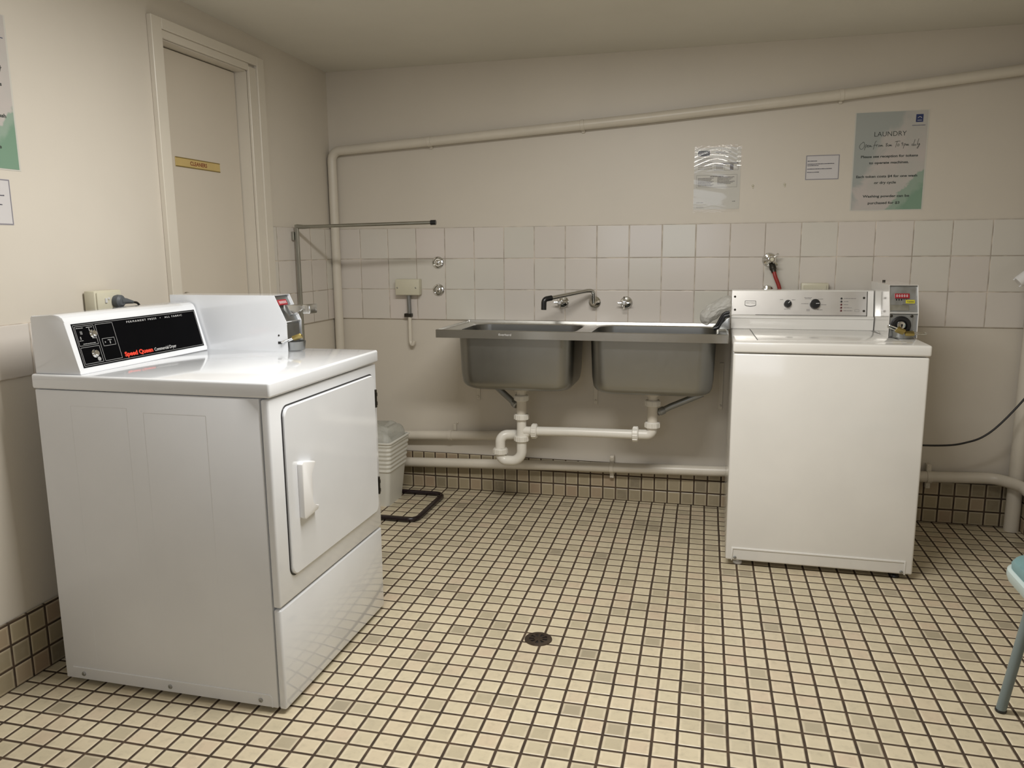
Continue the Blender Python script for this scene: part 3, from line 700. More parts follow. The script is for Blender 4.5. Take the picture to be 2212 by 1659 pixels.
# console
prof = [(-.075, .884), (-.222, .884), (-.222, .928), (-.226, .931), (-.226, .9375), (-.220, .940), (-.205, .942), (-.186, 1.046), (-.182, 1.049), (-.075, 1.049)]
bm = NB(); prism(bm, prof, 'x', 1.990, 2.562, .0018, 2); wc = obj('console', bm, EW, t)
cu_ = Vector((1, 0, 0)); cv = Vector((0, .019, .104)).normalized(); cn = cu_.cross(cv); co = Vector((1.990, -.205, .942))
bm = NB(); quad(bm, co, cu_, cv, .004, .543, .002, .104, cn, .0004, .0014); fp = obj('control_panel', bm, M['consolesteel'], t)
bm = NB(); quad(bm, co, cu_, cv, .545, .548, -.058, .104, cn, .0002, .0012); quad(bm, co, cu_, cv, .10, .545, .001, .0025, cn, .0016, .0005); obj('console_seam', bm, M['darkmetal'], t)
for a, r in ((.231, .0165), (.341, .0215)):
    bm = NB(); lathe(bm, [(r, 0), (r, .005), (r * .93, .014), (r * .85, .018), (.001, .0185)], P2(co, cu_, cv, a, .050, cn, .0018), cn, 28); kb = obj('control_knob', bm, M['blackpl'], fp)
    bm = NB(); ang = .8 if r < .02 else .05; d = cu_ * math.cos(ang) + cv * math.sin(ang); e = cu_ * -math.sin(ang) + cv * math.cos(ang)
    pp = P2(co, cu_, cv, a, .050, cn, .0198); quad(bm, pp, d, e, r * .1, r * .75, -.0012, .0012, cn, 0, .0008); obj('pointer', bm, M['whiteink'], fp)
for k, z in enumerate((.074, .061, .048, .035, .0225)):
    bm = NB(); lathe(bm, [(.0042, 0), (.0042, .0015), (.001, .003)], P2(co, cu_, cv, .4455, z, cn, .0018), cn, 14); obj('indicator_light', bm, M['indred'] if k > 1 else M['blackpl'], fp)
for a, z in ((.013, .079), (.0145, .022), (.534, .077), (.535, .022)): screw([(.0048, 0), (.0048, .001), (.002, .003)], P2(co, cu_, cv, a, z, cn, .0018), cn, M['darkmetal'], fp, 12)
bm = NB(); c = .0018
for k, (z, ww) in enumerate(((.073, .048), (.060, .018), (.047, .018), (.034, .033), (.0215, .035))): greek(bm, co, cu_, cv, cn, .455, .455 + ww, z, .0022, c, 100 + k, .0008)
for x0, x1, z in ((.200, .212, .067), (.248, .262, .066), (.217, .243, .026), (.298, .328, .076), (.300, .327, .071), (.352, .373, .070), (.286, .315, .050), (.366, .388, .046), (.308, .322, .025), (.308, .323, .020), (.350, .372, .024)):
    greek(bm, co, cu_, cv, cn, x0, x1, z, .0020, c, int(x0 * 1000), .0008)
for q in ((.499, .517, .019, .0198), (.499, .517, .027, .0278), (.499, .4998, .019, .0278), (.5162, .517, .019, .0278)): quad(bm, co, cu_, cv, *q, cn, c)
obj('panel_markings', bm, M['inklight'], fp)
sh = [(.056, .061), (.100, .061), (.1005, .0425), (.094, .0395), (.078, .0368), (.062, .0395), (.0555, .0425)]
bm = NB()
for k in range(len(sh)):
    a, b2 = sh[k], sh[(k + 1) % len(sh)]; tube(bm, [P2(co, cu_, cv, *a, cn, .0021), P2(co, cu_, cv, *b2, cn, .0021)], .0009 if k < 2 or k == 6 else .0013, 8)
bd = obj('badge_outline', bm, M['ink'], fp)
put('badge_lettering', text_bm('MAYTAG', P2(co, cu_, cv, .060, .0495, cn, .0020), cu_, cv, .036, .0055), M['inklight'], fp)
MW = Matrix.Translation((2.6165, -.498, .8845)) @ Matrix.Rotation(-PI / 2, 4, 'Z')
coin_box(washer, MW, 0.40, 0.103, 0.200, False)
bm = NB(); prof2 = [(-.075, .8845), (-.222, .8845), (-.222, .928), (-.226, .931), (-.226, .9375), (-.220, .940), (-.205, .942), (-.186, 1.046), (-.075, 1.046)]
bm.free()
padlock('brass padlock lying left at the washer coin box cup', Matrix.Translation((2.598, -.546, .917)) @ RR(.9, .38, .05), .034)
padlock('brass padlock at right of the washer cup, shackle sticking out rightward', Matrix.Translation((2.630, -.548, .908)) @ RR(1.2, .03, PI - .05), .044)

# ------------------------------------------------------------------ double bowl sink
SX0, SX1, SYF, SYB, ST = 0.722, 1.978, -0.485, -0.0085, 0.884
t = sink = thing('double_sink', 'stainless steel double bowl wall sink between dryer and washer', 'sink', (1.35, -0.25, 0.6))
mid = 1.360
B1, B2 = (0.800, 1.330, -0.440, -0.085), (1.400, 1.930, -0.440, -0.085)
bm = NB(); N = 8
dk = ST - 0.007
for (bx0, bx1, by0, by1), (cx0, cx1) in ((B1, (SX0 + .006, mid)), (B2, (mid, SX1 - .006))):
    loft(bm, [L3(rrect(cx0, cx1, SYF + .006, SYB - .004, .0006, N), dk), L3(rrect(bx0 - .008, bx1 + .008, by0 - .008, by1 + .008, .078, N), dk), L3(rrect(bx0, bx1, by0, by1, .07, N), dk - .006)])
bmesh.ops.remove_doubles(bm, verts=bm.verts[:], dist=.0003); obj('deck', bm, M['steelrim'], t)
bm = NB()
loft(bm, [L3(rrect(SX0, SX1, SYF, SYB, .004, 4), ST - .036), L3(rrect(SX0, SX1, SYF, SYB, .004, 4), ST - .002), L3(rrect(SX0 + .002, SX1 - .002, SYF + .002, SYB - .002, .004, 4), ST), L3(rrect(SX0 + .007, SX1 - .007, SYF + .007, SYB - .007, .003, 4), ST), L3(rrect(SX0 + .009, SX1 - .009, SYF + .009, SYB - .009, .003, 4), dk - .001)])
loft(bm, [L3(rrect(SX0, SX1, SYF, SYB, .004, 4), ST - .036), L3(rrect(SX0 + .002, SX1 - .002, SYF + .002, SYB - .002, .004, 4), ST - .036), L3(rrect(SX0 + .002, SX1 - .002, SYF + .002, SYB - .002, .004, 4), dk - .003)])
obj('rim', bm, M['steelrim'], t)
for (x0, x1, y0, y1) in (B1, B2):
    bm = NB(); zb = .606
    def ring(k, z, rr): return L3(rrect(x0 + k, x1 - k, y0 + k, y1 - k, rr, N), z)
    outer = [ring(0, dk - .006, .07), ring(.002, .80, .07), ring(.006, .68, .07), ring(.010, .650, .07)]
    for a in range(1, 7):
        q = PI / 2 * a / 6; outer.append(ring(.010 + .045 * (1 - math.cos(q)), .650 - .044 * math.sin(q), .07 + 0.0 * a))
    outer.append(ring(.16, zb - .001, .015))
    loft(bm, outer, False, True)
    inner = [[(x + (.0015 if x < (x0 + x1) / 2 else -.0015), y + (.0015 if y < (y0 + y1) / 2 else -.0015), z + .0015) for x, y, z in L] for L in outer]
    loft(bm, inner, False, True)
    obj('bowl', bm, M['steel'], t, ang=50)
    cx = (x0 + x1) / 2
put('maker_mark', text_bm('Everhard', (1.013, SYF - .0006, ST - .022), (1, 0, 0), (0, 0, 1), .056, .009, bold=.01), M['whiteink'], t)
# wall brackets under the sink
for x, lab in ((.770, 'cream metal wall bracket under the left end of the sink'), (1.370, 'cream metal wall bracket showing below the gap between the two bowls'), (1.960, 'cream metal wall bracket between right sink bowl and the washer')):
    bm = NB(); box(bm, x - .010, x + .010, -.0045, -.001, .478, .70, .001, 1); 
    lathe(bm, [(.006, 0), (.006, .003), (.003, .006)], (x, -.004, .497), (0, -1, 0), 10)
    obj('wall_bracket', bm, M['trimp'], label=lab, category='bracket', group='brackets under the sink')

# waste pipes
t = thing('waste_pipes', 'white plastic waste trap and connecting pipe under the steel sink', 'pipes', (1.35, -.25, .2))
PV = M['pvc']; yl = -.25; xl, xr = 1.056, 1.664
bm = NB(); cyl(bm, (xl, yl, .6045), (xl, yl, .44), .0235); lathe(bm, [(.036, .58), (.036, .602), (.028, .6045)], (xl, yl, 0), (0, 0, 1)); obj('tailpipe', bm, M['pipep'], t)
bm = NB(); cyl(bm, (xr, yl, .6045), (xr, yl, .43), .0235); lathe(bm, [(.036, .58), (.036, .602), (.028, .6045)], (xr, yl, 0), (0, 0, 1)); obj('tailpipe', bm, M['pipep'], t)
bm = NB(); cyl(bm, (xl, yl, .455), (xl, yl, .325), .0225); cyl(bm, (xl, yl, .388), (xl + .055, yl, .388), .0205); tube(bm, fillet([(xl, yl, .34), (xl + .012, yl, .36), (xl + .04, yl, .388)], .02), .018, 16); obj('tee', bm, PV, t)
bm = NB(); tube(bm, [(xl + .04, yl, .388), (xl + .25, yl, .3935), (xr - .08, yl, .3965)], .0215, 20); obj('cross_pipe', bm, PV, t)
bm = NB(); tube(bm, fillet([(xr - .09, yl, .397), (xr, yl, .399), (xr, yl, .45)], .04), .0225, 20); obj('elbow', bm, PV, t)
bm = NB(); tube(bm, fillet([(xl, yl, .345), (xl, yl, .222 + .016), (xl - .105, yl, .222 + .016), (xl - .105, yl, .30)], .052, 12), .0235, 20); obj('trap_bend', bm, PV, t)
bm = NB(); tube(bm, fillet([(xl - .105, yl, .29), (xl - .105, yl, .362), (xl - .040, yl + .035, .358), (xl - .030, yl + .195, .330)], [.042, .03], 10), .0235, 20); obj('outlet_bend', bm, PV, t)
def collar(p, ax, r=.0335, l=.028):
    bm = NB(); p = Vector(p); a = Vector(ax); lathe(bm, [(r - .004, -l / 2), (r, -l / 2 + .003), (r, l / 2 - .004), (r - .003, l / 2)], p, a, 26)
    u, v = frame(a)
    for k in range(10):
        q = 2 * PI * k / 10; c0 = p + r * (math.cos(q) * u + math.sin(q) * v); tube(bm, [c0 - a * (l / 2 - .003), c0 + a * (l / 2 - .004)], .0022, 6)
    obj('coupling_nut', bm, PV, t)
for p, a in (((xl, yl, .545), (0, 0, 1)), ((xl, yl, .455), (0, 0, 1)), ((xl, yl, .350), (0, 0, 1)), ((xl - .105, yl, .283), (0, 0, 1)), ((xl + .062, yl, .388), (1, 0, 0)), ((xr - .075, yl, .397), (1, 0, 0)), ((xr, yl, .545), (0, 0, 1)), ((xr, yl, .445), (0, 0, 1))): collar(p, a)
for pts in ([(.925, yl + .03, .590), (1.00, yl + .02, .53), (1.034, yl, .505)], [(1.88, yl + .03, .590), (1.74, yl + .02, .527), (1.686, yl, .50)]):
    bm = NB(); tube(bm, pts, .0145, 12); d = (Vector(pts[2]) - Vector(pts[1])).normalized(); lathe(bm, [(.016, -.012), (.018, -.008), (.018, .010), (.014, .014)], Vector(pts[1]) * .35 + Vector(pts[2]) * .65, d, 14)
    obj('overflow_pipe', bm, M['castmetal'], t)

# taps
def cross_tap(label, x, z, rot=0.0):
    t = thing('wall_tap', label, 'tap', (x, -.0075, z), 'cross handle taps over the sink')
    bm = NB(); lathe(bm, [(.029, 0), (.029, .003), (.024, .009), (.013, .012), (.011, .030), (.001, .030)], (x, -.0075, z), (0, -1, 0)); obj('flange', bm, M['chrome'], t)
    bm = NB(); o = Vector((x - .006, -.047, z)); lathe(bm, [(.010, -.010), (.012, 0), (.012, .008), (.009, .012), (.001, .0125)], o, (0, -1, 0), 18)
    for k in range(4):
        a = rot + PI / 2 * k; d = Vector((math.cos(a), 0, math.sin(a))); tube(bm, [o + d * .006, o + d * .022, o + d * .029, o + d * .031], [.0036, .0042, .0052, .003], 10)
    obj('cross_handle', bm, M['chrome'], t)
    bm = NB(); lathe(bm, [(.007, 0), (.007, .002), (.001, .0025)], o + Vector((0, -.0125, 0)), (0, -1, 0), 16); obj('indicator_cap', bm, M['whiteink'], t)
cross_tap('chrome cross handle tap behind the swivel spout', 1.206, .978, 0)
cross_tap('chrome cross handle tap to the right of the swivel spout', 1.512, .978, 0)
t = thing('sink_spout', 'chrome swivel spout with black nozzle swung left over the sink', 'spout', (1.361, -.0075, .978))
bm = NB(); lathe(bm, [(.029, 0), (.029, .003), (.025, .008), (.016, .012), (.018, .020), (.018, .042), (.013, .046), (.001, .046)], (1.361, -.0075, .978), (0, -1, 0)); obj('flange', bm, M['chrome'], t)
bm = NB(); tube(bm, fillet([(1.361, -.045, .975), (1.361, -.055, 1.035), (1.335, -.066, 1.036), (1.176, -.20, 1.006)], [.022, .012], 8), .0095, 14); obj('swivel_arm', bm, M['slidemetal'], t)
bm = NB(); tube(bm, fillet([(1.188, -.19, 1.0085), (1.157, -.215, 1.003), (1.156, -.216, .955)], .015, 6), .0125, 14); obj('nozzle', bm, M['blackpl'], t)
for z, lab in ((1.169, 'round chrome capped pipe outlet on tiles, upper of the two'), (1.033, 'round chrome capped pipe outlet on tiles, lower of the two')):
    bm = NB(); lathe(bm, [(.030, 0), (.030, .003), (.027, .007), (.022, .008), (.019, .003), (.013, .003), (.013, .012), (.010, .014), (.001, .014)], (.572, -.0075, z), (0, -1, 0))
    obj('capped_outlet', bm, M['chrome'], label=lab, category='pipe outlet', group='capped outlets left of the sink')
# washer taps and hose
t = thing('washer_tap', 'chrome hose tap on tiles above the washer with red hose', 'tap', (2.155, -.0075, 1.171))
bm = NB(); lathe(bm, [(.032, 0), (.032, .003), (.027, .010), (.016, .013), (.014, .030), (.001, .030)], (2.150, -.0075, 1.175), (0, -1, 0)); obj('flange', bm, M['chrome'], t)
o = Vector((2.158, -.052, 1.178)); bm = NB(); lathe(bm, [(.014, -.022), (.015, 0), (.012, .012), (.001, .012)], o, (0, -1, 0), 18)
for k in range(4):
    a = .75 + PI / 2 * k; d = Vector((math.cos(a), 0, math.sin(a))); tube(bm, [o + d * .008, o + d * .024, o + d * .033, o + d * .036], [.004, .0045, .0058, .003], 10)
obj('cross_handle', bm, M['chrome'], t)
bm = NB(); lathe(bm, [(.0075, 0), (.0075, .002), (.001, .003)], o + Vector((0, -.012, 0)), (0, -1, 0), 16); obj('indicator_cap', bm, M['cplastic'], t)
bm = NB(); a0, a1 = Vector((2.160, -.035, 1.155)), Vector((2.170, -.052, 1.118)); lathe(bm, [(.012, 0), (.015, .008), (.015, .024), (.012, .028), (.0105, .040)], a0, (a1 - a0), 14); obj('hose_connector', bm, M['darkmetal'], t)
bm = NB(); tube(bm, crom([(2.168, -.050, 1.128), (2.176, -.058, 1.10), (2.192, -.062, 1.06), (2.200, -.060, 1.02), (2.200, -.050, .96), (2.19, -.045, .85)], 8), .0085, 14); obj('hose', bm, M['red'], t)
bm = NB(); lathe(bm, [(.030, 0), (.030, .003), (.026, .010), (.015, .013), (.013, .028), (.001, .030)], (2.148, -.0075, 1.033), (0, -1, 0))
obj('tap_flange', bm, M['chrome'], label='round chrome tap flange peeping over the washer console', category='tap flange')

# ------------------------------------------------------------------ electrical fittings
t = thing('junction_box', 'ivory junction box with conduit on tiles left of the sink', 'electrical box', (.42, -.007, .755))
bm = NB(); box(bm, .355, .483, -.050, -.007, 1.008, 1.088, .004, 2); obj('box_body', bm, M['cplastic'], t)
for x in (.367, .465): screw([(.004, 0), (.004, .0008), (.002, .0016)], (x, -.050, 1.045), (0, -1, 0), M['galv'], t, 12)
bm = NB(); cyl(bm, (.418, -.028, 1.010), (.418, -.022, .912), .0105, 16); obj('conduit', bm, M['castmetal'], t)
bm = NB(); box(bm, .392, .430, -.034, -.007, .896, .914, .002, 1); obj('saddle', bm, M['darkmetal'], t)
bm = NB(); tube(bm, fillet([(.418, -.022, .90), (.418, -.022, .765), (.432, -.030, .750), (.442, -.030, .775)], [.03, .012], 8), [.0095] * 18 + [.0095, .0095], 14); obj('lower_conduit', bm, M['pipep'], t)
t = thing('junction_box', 'ivory outlet box on tiles just behind the washer console', 'electrical box', (2.34, -.007, .99))
bm = NB(); box(bm, 2.288, 2.402, -.046, -.007, .995, 1.073, .004, 2); obj('box_body', bm, M['cplastic'], t)
bm = NB(); box(bm, 2.297, 2.393, -.050, -.046, 1.003, 1.064, .0015, 1); obj('cover_plate', bm, M['cplastic'], t)
t = thing('power_outlet', 'ivory surface power outlet box on left wall above the dryer', 'power outlet', (0, -1.645, 1.04))
bm = NB(); box(bm, 0.007, .046, -1.708, -1.592, 1.038, 1.114, .004, 2); obj('box_body', bm, M['cplastic'], t)
bm = NB(); box(bm, .046, .052, -1.702, -1.598, 1.043, 1.109, .003, 2); obj('cover_plate', bm, M['cplastic'], t)
bm = NB(); lathe(bm, [(.004, 0), (.004, .002), (.001, .003)], (.052, -1.655, 1.088), (1, 0, 0), 12); box(bm, .052, .056, -1.672, -1.664, 1.075, 1.09, .001, 1); obj('switch', bm, M['whiteink'], t)
t = thing('power_plug', 'dark grey rubber plug pushed in the outlet above the dryer', 'plug', (.052, -1.62, 1.04))
bm = NB(); lathe(bm, [(.019, 0), (.021, .008), (.020, .020), (.013, .026), (.001, .027)], (.052, -1.625, 1.078), (1, 0, 0), 20); tube(bm, [(.068, -1.625, 1.078), (.072, -1.600, 1.077), (.074, -1.575, 1.072)], [.013, .009, .005], 12); obj('plug_body', bm, M['rubber'], t)
bm = NB(); tube(bm, crom([(.074, -1.578, 1.0725), (.073, -1.55, 1.065), (.068, -1.53, 1.03), (.062, -1.52, .95), (.06, -1.52, .8), (.06, -1.55, .4), (.06, -1.56, .05), (.075, -1.58, .006), (.09, -1.62, .006)], 6), .0038, 10); obj('cable', bm, M['black'], t)

# ------------------------------------------------------------------ painted wall pipes
t = thing('wall_pipe', 'cream painted pipe rising in the left corner then sloping up along back wall', 'pipe', (.037, -.03, .2))
bm = NB()
SL = [(.0285, 1.7215), (.62, 1.7535), (1.60, 1.810), (2.45, 1.869), (2.78, 1.898), (3.09, 1.926), (3.245, 1.940)]
path = fillet([(.0285, -.031, .0), (.0285, -.031, SL[0][1])] + [(x, -.031, z) for x, z in SL[1:]], [.045] + [.02] * (len(SL) - 2), 8)
tube(bm, path, .0225, 20); obj('pipe_run', bm, M['pipep'], t)
for x in (.55, 1.30, 2.41):
    z = [a[1] + (b[1] - a[1]) * (x - a[0]) / (b[0] - a[0]) for a, b in zip(SL, SL[1:]) if a[0] <= x <= b[0]][0]
    bm = NB(); lathe(bm, [(.0228, -.009), (.0245, -.008), (.0245, .008), (.0228, .009)], (x, -.031, z), (1, 0, .08), 18); box(bm, x - .008, x + .008, -.012, 0, z - .032, z - .018, .002, 1); obj('pipe_clip', bm, M['pipep'], t)
t = thing('wall_pipe', 'upper cream pipe low on back wall, meeting the sink trap', 'pipe', (.6, -.03, .28))
bm = NB(); tube(bm, fillet([(.012, -.031, .262), (.85, -.031, .302), (1.035, -.031, .318), (1.036, -.06, .33)], .02), .0235, 20); obj('pipe_run', bm, M['pipep'], t)
bm = NB(); x, z = .625, .291; lathe(bm, [(.0238, -.010), (.026, -.009), (.026, .009), (.0238, .010)], (x, -.031, z), (1, 0, .05), 18); box(bm, x + .008, x + .026, -.01, 0, z + .02, z + .055, .002, 1); lathe(bm, [(.006, 0), (.004, .005), (.001, .006)], (x + .03, 0, z + .062), (0, -1, 0), 10); obj('pipe_clip', bm, M['pipep'], t)
t = thing('wall_pipe', 'lower cream pipe along the skirting, bending round the right wall', 'pipe', (1.6, -.06, .1))
bm = NB(); yp = -.040
tube(bm, fillet([(.012, yp, .125), (1.18, yp, .1665), (1.94, yp, .1865), (2.84, yp, .2185), (3.125, yp, .229), (3.204, -.118, .225), (3.212, -.60, .205), (3.212, -2.6, .19)], [.02, .02, .02, .035, .05, .08], 8), .0245, 20); obj('pipe_run', bm, M['pipep'], t)
for x, z in ((1.457, .1745), (2.867, .2185)):
    bm = NB(); lathe(bm, [(.0248, -.010), (.0275, -.009), (.0275, .009), (.0248, .010)], (x, yp, z), (1, 0, .03), 18)
    for s in (-1, 1): box(bm, x - .010, x + .010, -.034, -.0005 if s > 0 else -.0105, z + s * .038 - .018, z + s * .038 + .018, .003, 1); lathe(bm, [(.004, 0), (.003, .003)], (x, -.034, z + s * .046), (0, -1, 0), 8)
    obj('pipe_clip', bm, M['pipep'], t)
bm = NB(); cyl(bm, (3.214, -.074, 0), (3.214, -.074, .17), .034, 24); cyl(bm, (3.2135, -.036, .0), (3.2135, -.036, cz(0) - .002), .0335, 24)
bm.free(); bm = NB(); cyl(bm, (3.208, -.046, 0), (3.208, -.046, 2.104), .0295, 24)
obj('downpipe', bm, M['pipep'], label='thick cream vertical pipe in the right corner behind the washer', category='pipe')
t = thing('plastic_spout', 'short white plastic spout tilted down at right photo edge over tiles', 'spout', (3.13, -.15, 1.05))
a0, a1 = Vector((3.105, -.15, 1.083)), Vector((3.235, -.15, 1.195)); bm = NB()
tube(bm, [a0, a1], .0235, 20); tube(bm, [a1 + Vector((-.02, 0, -.02)), Vector((3.249, -.15, 1.20))], .026, 20); obj('spout_body', bm, M['wplastic'], t)
bm = NB(); d = (a1 - a0).normalized(); u, v = frame(d)
for s in (-1, 1): tube(bm, [a0 + v * s * .018 - d * .008, a0 + v * s * .018 + d * .004], .003, 8)
obj('end_prongs', bm, M['wplastic'], t)
bm = NB(); tube(bm, crom([(2.56, -.060, .42), (2.68, -.055, .395), (2.73, -.11, .387), (2.80, -.14, .385), (2.906, -.15, .393), (2.97, -.15, .408), (3.03, -.15, .435), (3.09, -.15, .492), (3.17, -.15, .602), (3.22, -.16, .70), (3.243, -.17, .82)], 8), .0042, 10)
obj('power_cord', bm, M['black'], washer)

# ------------------------------------------------------------------ airer rail on left wall
t = thing('swing_rail', 'grey metal swing arm rail with black tip above capped outlets', 'towel rail', (.03, -.415, .75))
bm = NB(); box(bm, .021, .037, -.423, -.407, .72, 1.352, .002, 1); obj('post', bm, M['galv'], t)
for z in (.76, 1.30):
    bm = NB(); box(bm, .007, .020, -.432, -.398, z - .02, z + .02, .002, 1); obj('wall_mount', bm, M['galv'], t)
bm = NB(); tube(bm, [(.030, -.415, 1.343), (.066, -.413, 1.341), (.10, -.412, 1.342)], [.011, .0095, .008], 14); tube(bm, [(.09, -.412, 1.342), (.683, -.372, 1.3525)], .0078, 14); obj('arm', bm, M['galv'], t)
bm = NB(); cyl(bm, (.672, -.3728, 1.3523), (.696, -.371, 1.3527), .0112, 14); obj('end_cap', bm, M['blackpl'], t)

# ------------------------------------------------------------------ bin and floor frame
t = thing('waste_bin', 'off white plastic bin with liner, half hidden behind the dryer', 'bin', (.30, -.27, 0))
bm = NB(); loops = []; ZS = [0, .004] + [.01 + .16 * k / 6 for k in range(7)] + [.17 + .1525 * k / 40 for k in range(41)]
bx = (.215, .414, -.362, -.178); tx = (.185, .444, -.392, -.140)
for z in ZS:
    f = z / .325; e = 0
    if z > .175: e = .0016 * math.sin((z - .175) / .1475 * 2 * PI * 7) + .003
    if z > .316: e = .007
    loops.append(L3(rrect(bx[0] + (tx[0] - bx[0]) * f - e, bx[1] + (tx[1] - bx[1]) * f + e, bx[2] + (tx[2] - bx[2]) * f - e, bx[3] + (tx[3] - bx[3]) * f + e, .022, 5), z))
lp = list(loops)
for z in (.325, .20, .01):
    f = z / .325; loops.append(L3(rrect(bx[0] + (tx[0] - bx[0]) * f + .003, bx[1] + (tx[1] - bx[1]) * f - .003, bx[2] + (tx[2] - bx[2]) * f + .003, bx[3] + (tx[3] - bx[3]) * f - .003, .02, 5), z))
loft(bm, loops, True, True); obj('bin_body', bm, M['binpl'], t)
bm = NB(); loops = []
for k in range(13):
    f = k / 12; h = .300 + .088 * math.sin(f * PI / 2); s = 0.004 + .062 * (1 - math.cos(f * PI / 2))
    lo = rrect(tx[0] + s + .002, tx[1] - s - .002, tx[2] + s + .002, tx[3] - s - .002, .03, 5)
    loops.append([(x + .004 * math.sin(j * 1.9 + k), y + .004 * math.cos(j * 2.3 + k * 1.3) + .010 * f, h + .006 * math.sin(j * 1.1 + k)) for j, (x, y) in enumerate(lo)])
loft(bm, loops, False, True); obj('bin_liner', bm, M['liner'], t, ang=60)
bm = NB(); pth = fillet([(.30, -.545, .0125), (.625, -.545, .0125), (.625, -.148, .0125), (.13, -.148, .0125), (.13, -.545, .0125), (.30, -.545, .0125)], .045, 8)
tube(bm, pth[:-1], .0115, 12, closed=True)
obj('floor_frame', bm, M['darktube'], label='glossy black tube loop lying on floor around the bin', category='tube frame')

# ------------------------------------------------------------------ plastic bag and hoop in right bowl
bm = NB(); bmesh.ops.create_icosphere(bm, subdivisions=5, radius=1)
import mathutils
for q in bm.verts:
    p = q.co.copy(); s = (p.x + 1) / 2
    n = mathutils.noise.fractal(p * 2.2, 0.9, 2.2, 5); n2 = mathutils.noise.ridged_multi_fractal(p * 3.4, 0.9, 2.2, 4, 1.0, 2.0)
    k = math.sqrt(max(1e-6, 1 - p.x * p.x)); kk = min(1.0, k * 1.5) / k if k > .02 else 1
    r = .031 + .004 * s + .005 * n + .0030 * (n2 - 1)
    cen = Vector((1.862, -.185, .906)) + Vector((.150, 0, .098)) * s + Vector((-.010, 0, .010)) * math.sin(PI * s)
    q.co = cen + Vector((-.547, 0, .837)) * (p.y * kk * r) + Vector((0, 1, 0)) * (p.z * kk * r * 1.25)
for q in bm.verts: q.co.x = min(q.co.x, 1.9865 + .0015 * math.sin(q.co.z * 200))
obj('plastic_bag', bm, M['bag'], label='crumpled clear plastic bag leaning on the washer at the right sink bowl', category='plastic bag', ang=60)
t = thing('hoop_handle', 'black curved band under the plastic bag beside the washer', 'handle', (1.95, -.30, .884))
for k, (off, rr) in enumerate(((0, .0065), (-.0125, .0085))):
    bm = NB(); pts = crom([(1.917, -.245, .884), (1.934 - off * .3, -.245, .905 + off), (1.947 - off * .4, -.245, .932 + off), (1.961, -.245, .950 + off), (1.982, -.245, .957 + off)], 8)
    tube(bm, pts, rr, 12); obj('band', bm, M['blackpl'], t)
bm = NB(); prism(bm, [(1.938, .885), (1.952, .908), (1.968, .928), (1.984, .936), (1.984, .885)], 'y', -.27, -.225, .002, 2); obj('grey_pouch', bm, M['castmetal'], t)

# ------------------------------------------------------------------ floor drain
t = thing('floor_drain', 'round tarnished metal drain grate in the mosaic floor', 'drain', (1.407, -1.478, 0))
dc = Vector((1.407, -1.478, 0))
bm = NB(); lathe(bm, [(.040, 0), (.040, .0012), (.001, .0012)], dc, (0, 0, 1), 32); obj('drain_hole', bm, M['black'], t)
bm = NB()
lathe_pr = [(.0445, .0002), (.0435, .0030), (.0295, .0036), (.0290, .0012)]
R = [[bm.verts.new((dc.x + r * math.cos(2 * PI * k / 40), dc.y + r * math.sin(2 * PI * k / 40), z)) for k in range(40)] for r, z in lathe_pr]
for A, B in zip(R, R[1:]):
    for k in range(40): bm.faces.new((A[k], A[(k + 1) % 40], B[(k + 1) % 40], B[k]))
obj('outer_ring', bm, M['grate'], t)
bm = NB(); lathe(bm, [(.0135, .0012), (.0135, .0034), (.0045, .0036), (.004, .0026), (.0005, .0026)], dc, (0, 0, 1), 24)
for k in range(9):
    a = 2 * PI * k / 9 + .2; d = Vector((math.cos(a), math.sin(a), 0)); e = Vector((-d.y, d.x, 0))
    V = [bm.verts.new(dc + d * r + e * s * w_ + Vector((0, 0, z))) for z in (.0013, .0034) for r, w_ in ((.010, .0024), (.031, .0050)) for s in (-1, 1)]
    for q in ((0, 1, 3, 2), (4, 6, 7, 5), (0, 4, 5, 1), (2, 3, 7, 6), (0, 2, 6, 4), (1, 5, 7, 3)): bm.faces.new([V[i] for i in q])
obj('spokes', bm, M['grate'], t)

# ------------------------------------------------------------------ chair
t = thing('chair', 'pale teal cushioned chair with grey blue tube legs at right edge', 'chair', (2.88, -1.83, 0))
cx0, cx1, cy0, cy1 = 2.640, 3.055, -2.06, -1.615
def seatloop(k, z, r=.075): return L3(rrect(cx0 + k, cx1 - k, cy0 + k, cy1 - k, r, 8), z)
bm = NB(); loft(bm, [seatloop(.020, .408, .06), seatloop(.004, .414), seatloop(0, .428), seatloop(.001, .440), seatloop(.006, .446)], True, True); obj('seat_shell', bm, M['tealpl'], t)
bm = NB(); loft(bm, [seatloop(.008, .444), seatloop(.007, .456), seatloop(.012, .466), seatloop(.03, .474), seatloop(.08, .479, .06)], True, True); obj('seat_cushion', bm, M['teal'], t)
for (fx, fy), (gx, gy), back in (((2.697, -1.575), (2.722, -1.655), 0), ((2.697, -2.10), (2.722, -2.02), 0), ((3.09, -1.585), (3.02, -1.66), 1), ((3.09, -2.09), (3.02, -2.01), 1)):
    bm = NB(); pts = [(fx, fy, .004), (gx, gy, .412)]
    if back: pts = fillet([(fx, fy, .004), (gx, gy, .41), (gx + .03, gy, .60), (gx + .08, gy, .84)], .1)
    tube(bm, pts, .0125, 16); lg = obj('leg', bm, M['leg'], t)
    bm = NB(); p = Vector((fx, fy, 0)); lathe(bm, [(.0125, 0), (.0145, .003), (.0145, .007), (.013, .009)], p, (0, 0, 1), 16); obj('foot_cap', bm, M['blackpl'], lg)
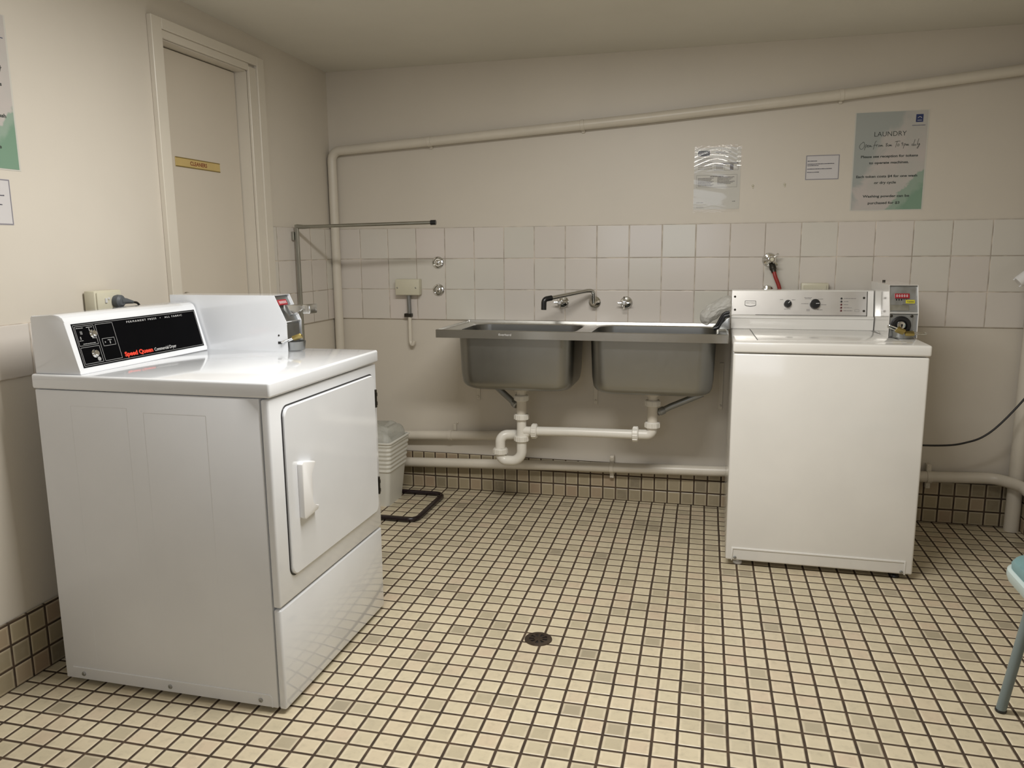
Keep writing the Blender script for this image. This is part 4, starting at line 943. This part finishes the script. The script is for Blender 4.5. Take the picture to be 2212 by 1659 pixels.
bm = NB(); loft(bm, [[(x_ + dx, y, z) for y, z in rrect(-2.05 + k, -1.62 - k, .60 + k, .86 - k, .06, 6)] for k, x_, dx in ((.01, 3.060, 0), (0, 3.068, 0), (0, 3.088, 0), (.01, 3.096, 0))], True, True); obj('backrest', bm, M['teal'], t)

# ------------------------------------------------------------------ ceiling light (behind the camera's view)
LX, LY = 1.50, -1.95
lz = cz(LY)
t = thing('ceiling_light', 'long fluorescent batten on the ceiling over the laundry floor', 'light fitting', (LX, LY, lz - .06))
bm = NB(); prism(bm, [(LY - .15, lz), (LY + .15, lz), (LY + .13, lz - .045), (LY - .13, lz - .045)], 'x', LX - .62, LX + .62, .002, 1); obj('housing', bm, M['wplastic'], t)
ld = bpy.data.lights.new('tube_light', 'AREA'); ld.shape = 'RECTANGLE'; ld.size = 1.18; ld.size_y = .24; ld.energy = 35; ld.color = (1.0, .98, .94)
lo = bpy.data.objects.new('tube_light', ld); lo.location = (LX, LY, lz - .05); COL.objects.link(lo)
bm = NB()   # unseen window frame, added to hold a cool fill lamp behind the camera
for q in ((.55, 2.05, 1.02, 1.08), (.55, 2.05, 1.87, 1.93), (.55, .61, 1.08, 1.87), (1.99, 2.05, 1.08, 1.87), (1.275, 1.325, 1.08, 1.87)): box(bm, q[0], q[1], YF, YF + .03, q[2], q[3], .004, 1)
obj('added_window_frame', bm, M['trimp'], **S)
l2 = bpy.data.lights.new('cool_fill_light', 'AREA'); l2.shape = 'RECTANGLE'; l2.size = 1.35; l2.size_y = .8; l2.energy = 7.5; l2.color = (.84, .89, 1.0)  # added cool fill, for daylight assumed to come from behind the camera
l2o = bpy.data.objects.new('cool_fill_light', l2); l2o.location = (1.3, YF + .035, 1.475); l2o.rotation_euler = (PI / 2, 0, 0); COL.objects.link(l2o)
w = bpy.data.worlds.new('World'); sc.world = w; w.use_nodes = True; w.node_tree.nodes['Background'].inputs[0].default_value = (.8, .8, .8, 1); w.node_tree.nodes['Background'].inputs[1].default_value = 0.0

# ------------------------------------------------------------------ camera
F, PX, RL, YW = 1696.96949, -0.170334612, -0.00832231537, 0.251957333
cam = bpy.data.cameras.new('Camera'); co_ = bpy.data.objects.new('Camera', cam); COL.objects.link(co_)
cam.sensor_fit = 'HORIZONTAL'; cam.sensor_width = 36; cam.lens = F * 36 / 2212; cam.clip_start = .05
B = Matrix(((1, 0, 0), (0, 0, -1), (0, 1, 0)))
Rm = Matrix.Rotation(YW, 3, 'Z') @ Matrix.Rotation(PX, 3, 'X') @ B @ Matrix.Rotation(RL, 3, 'Z')
co_.matrix_world = Matrix.Translation((1.91543426, -3.76405745, 1.23310953)) @ Rm.to_4x4()
sc.camera = co_
vs = sc.view_settings; vs.view_transform = 'Standard'; vs.look = 'None'; vs.gamma = 1; vs.use_curve_mapping = False; vs.exposure = 0.27
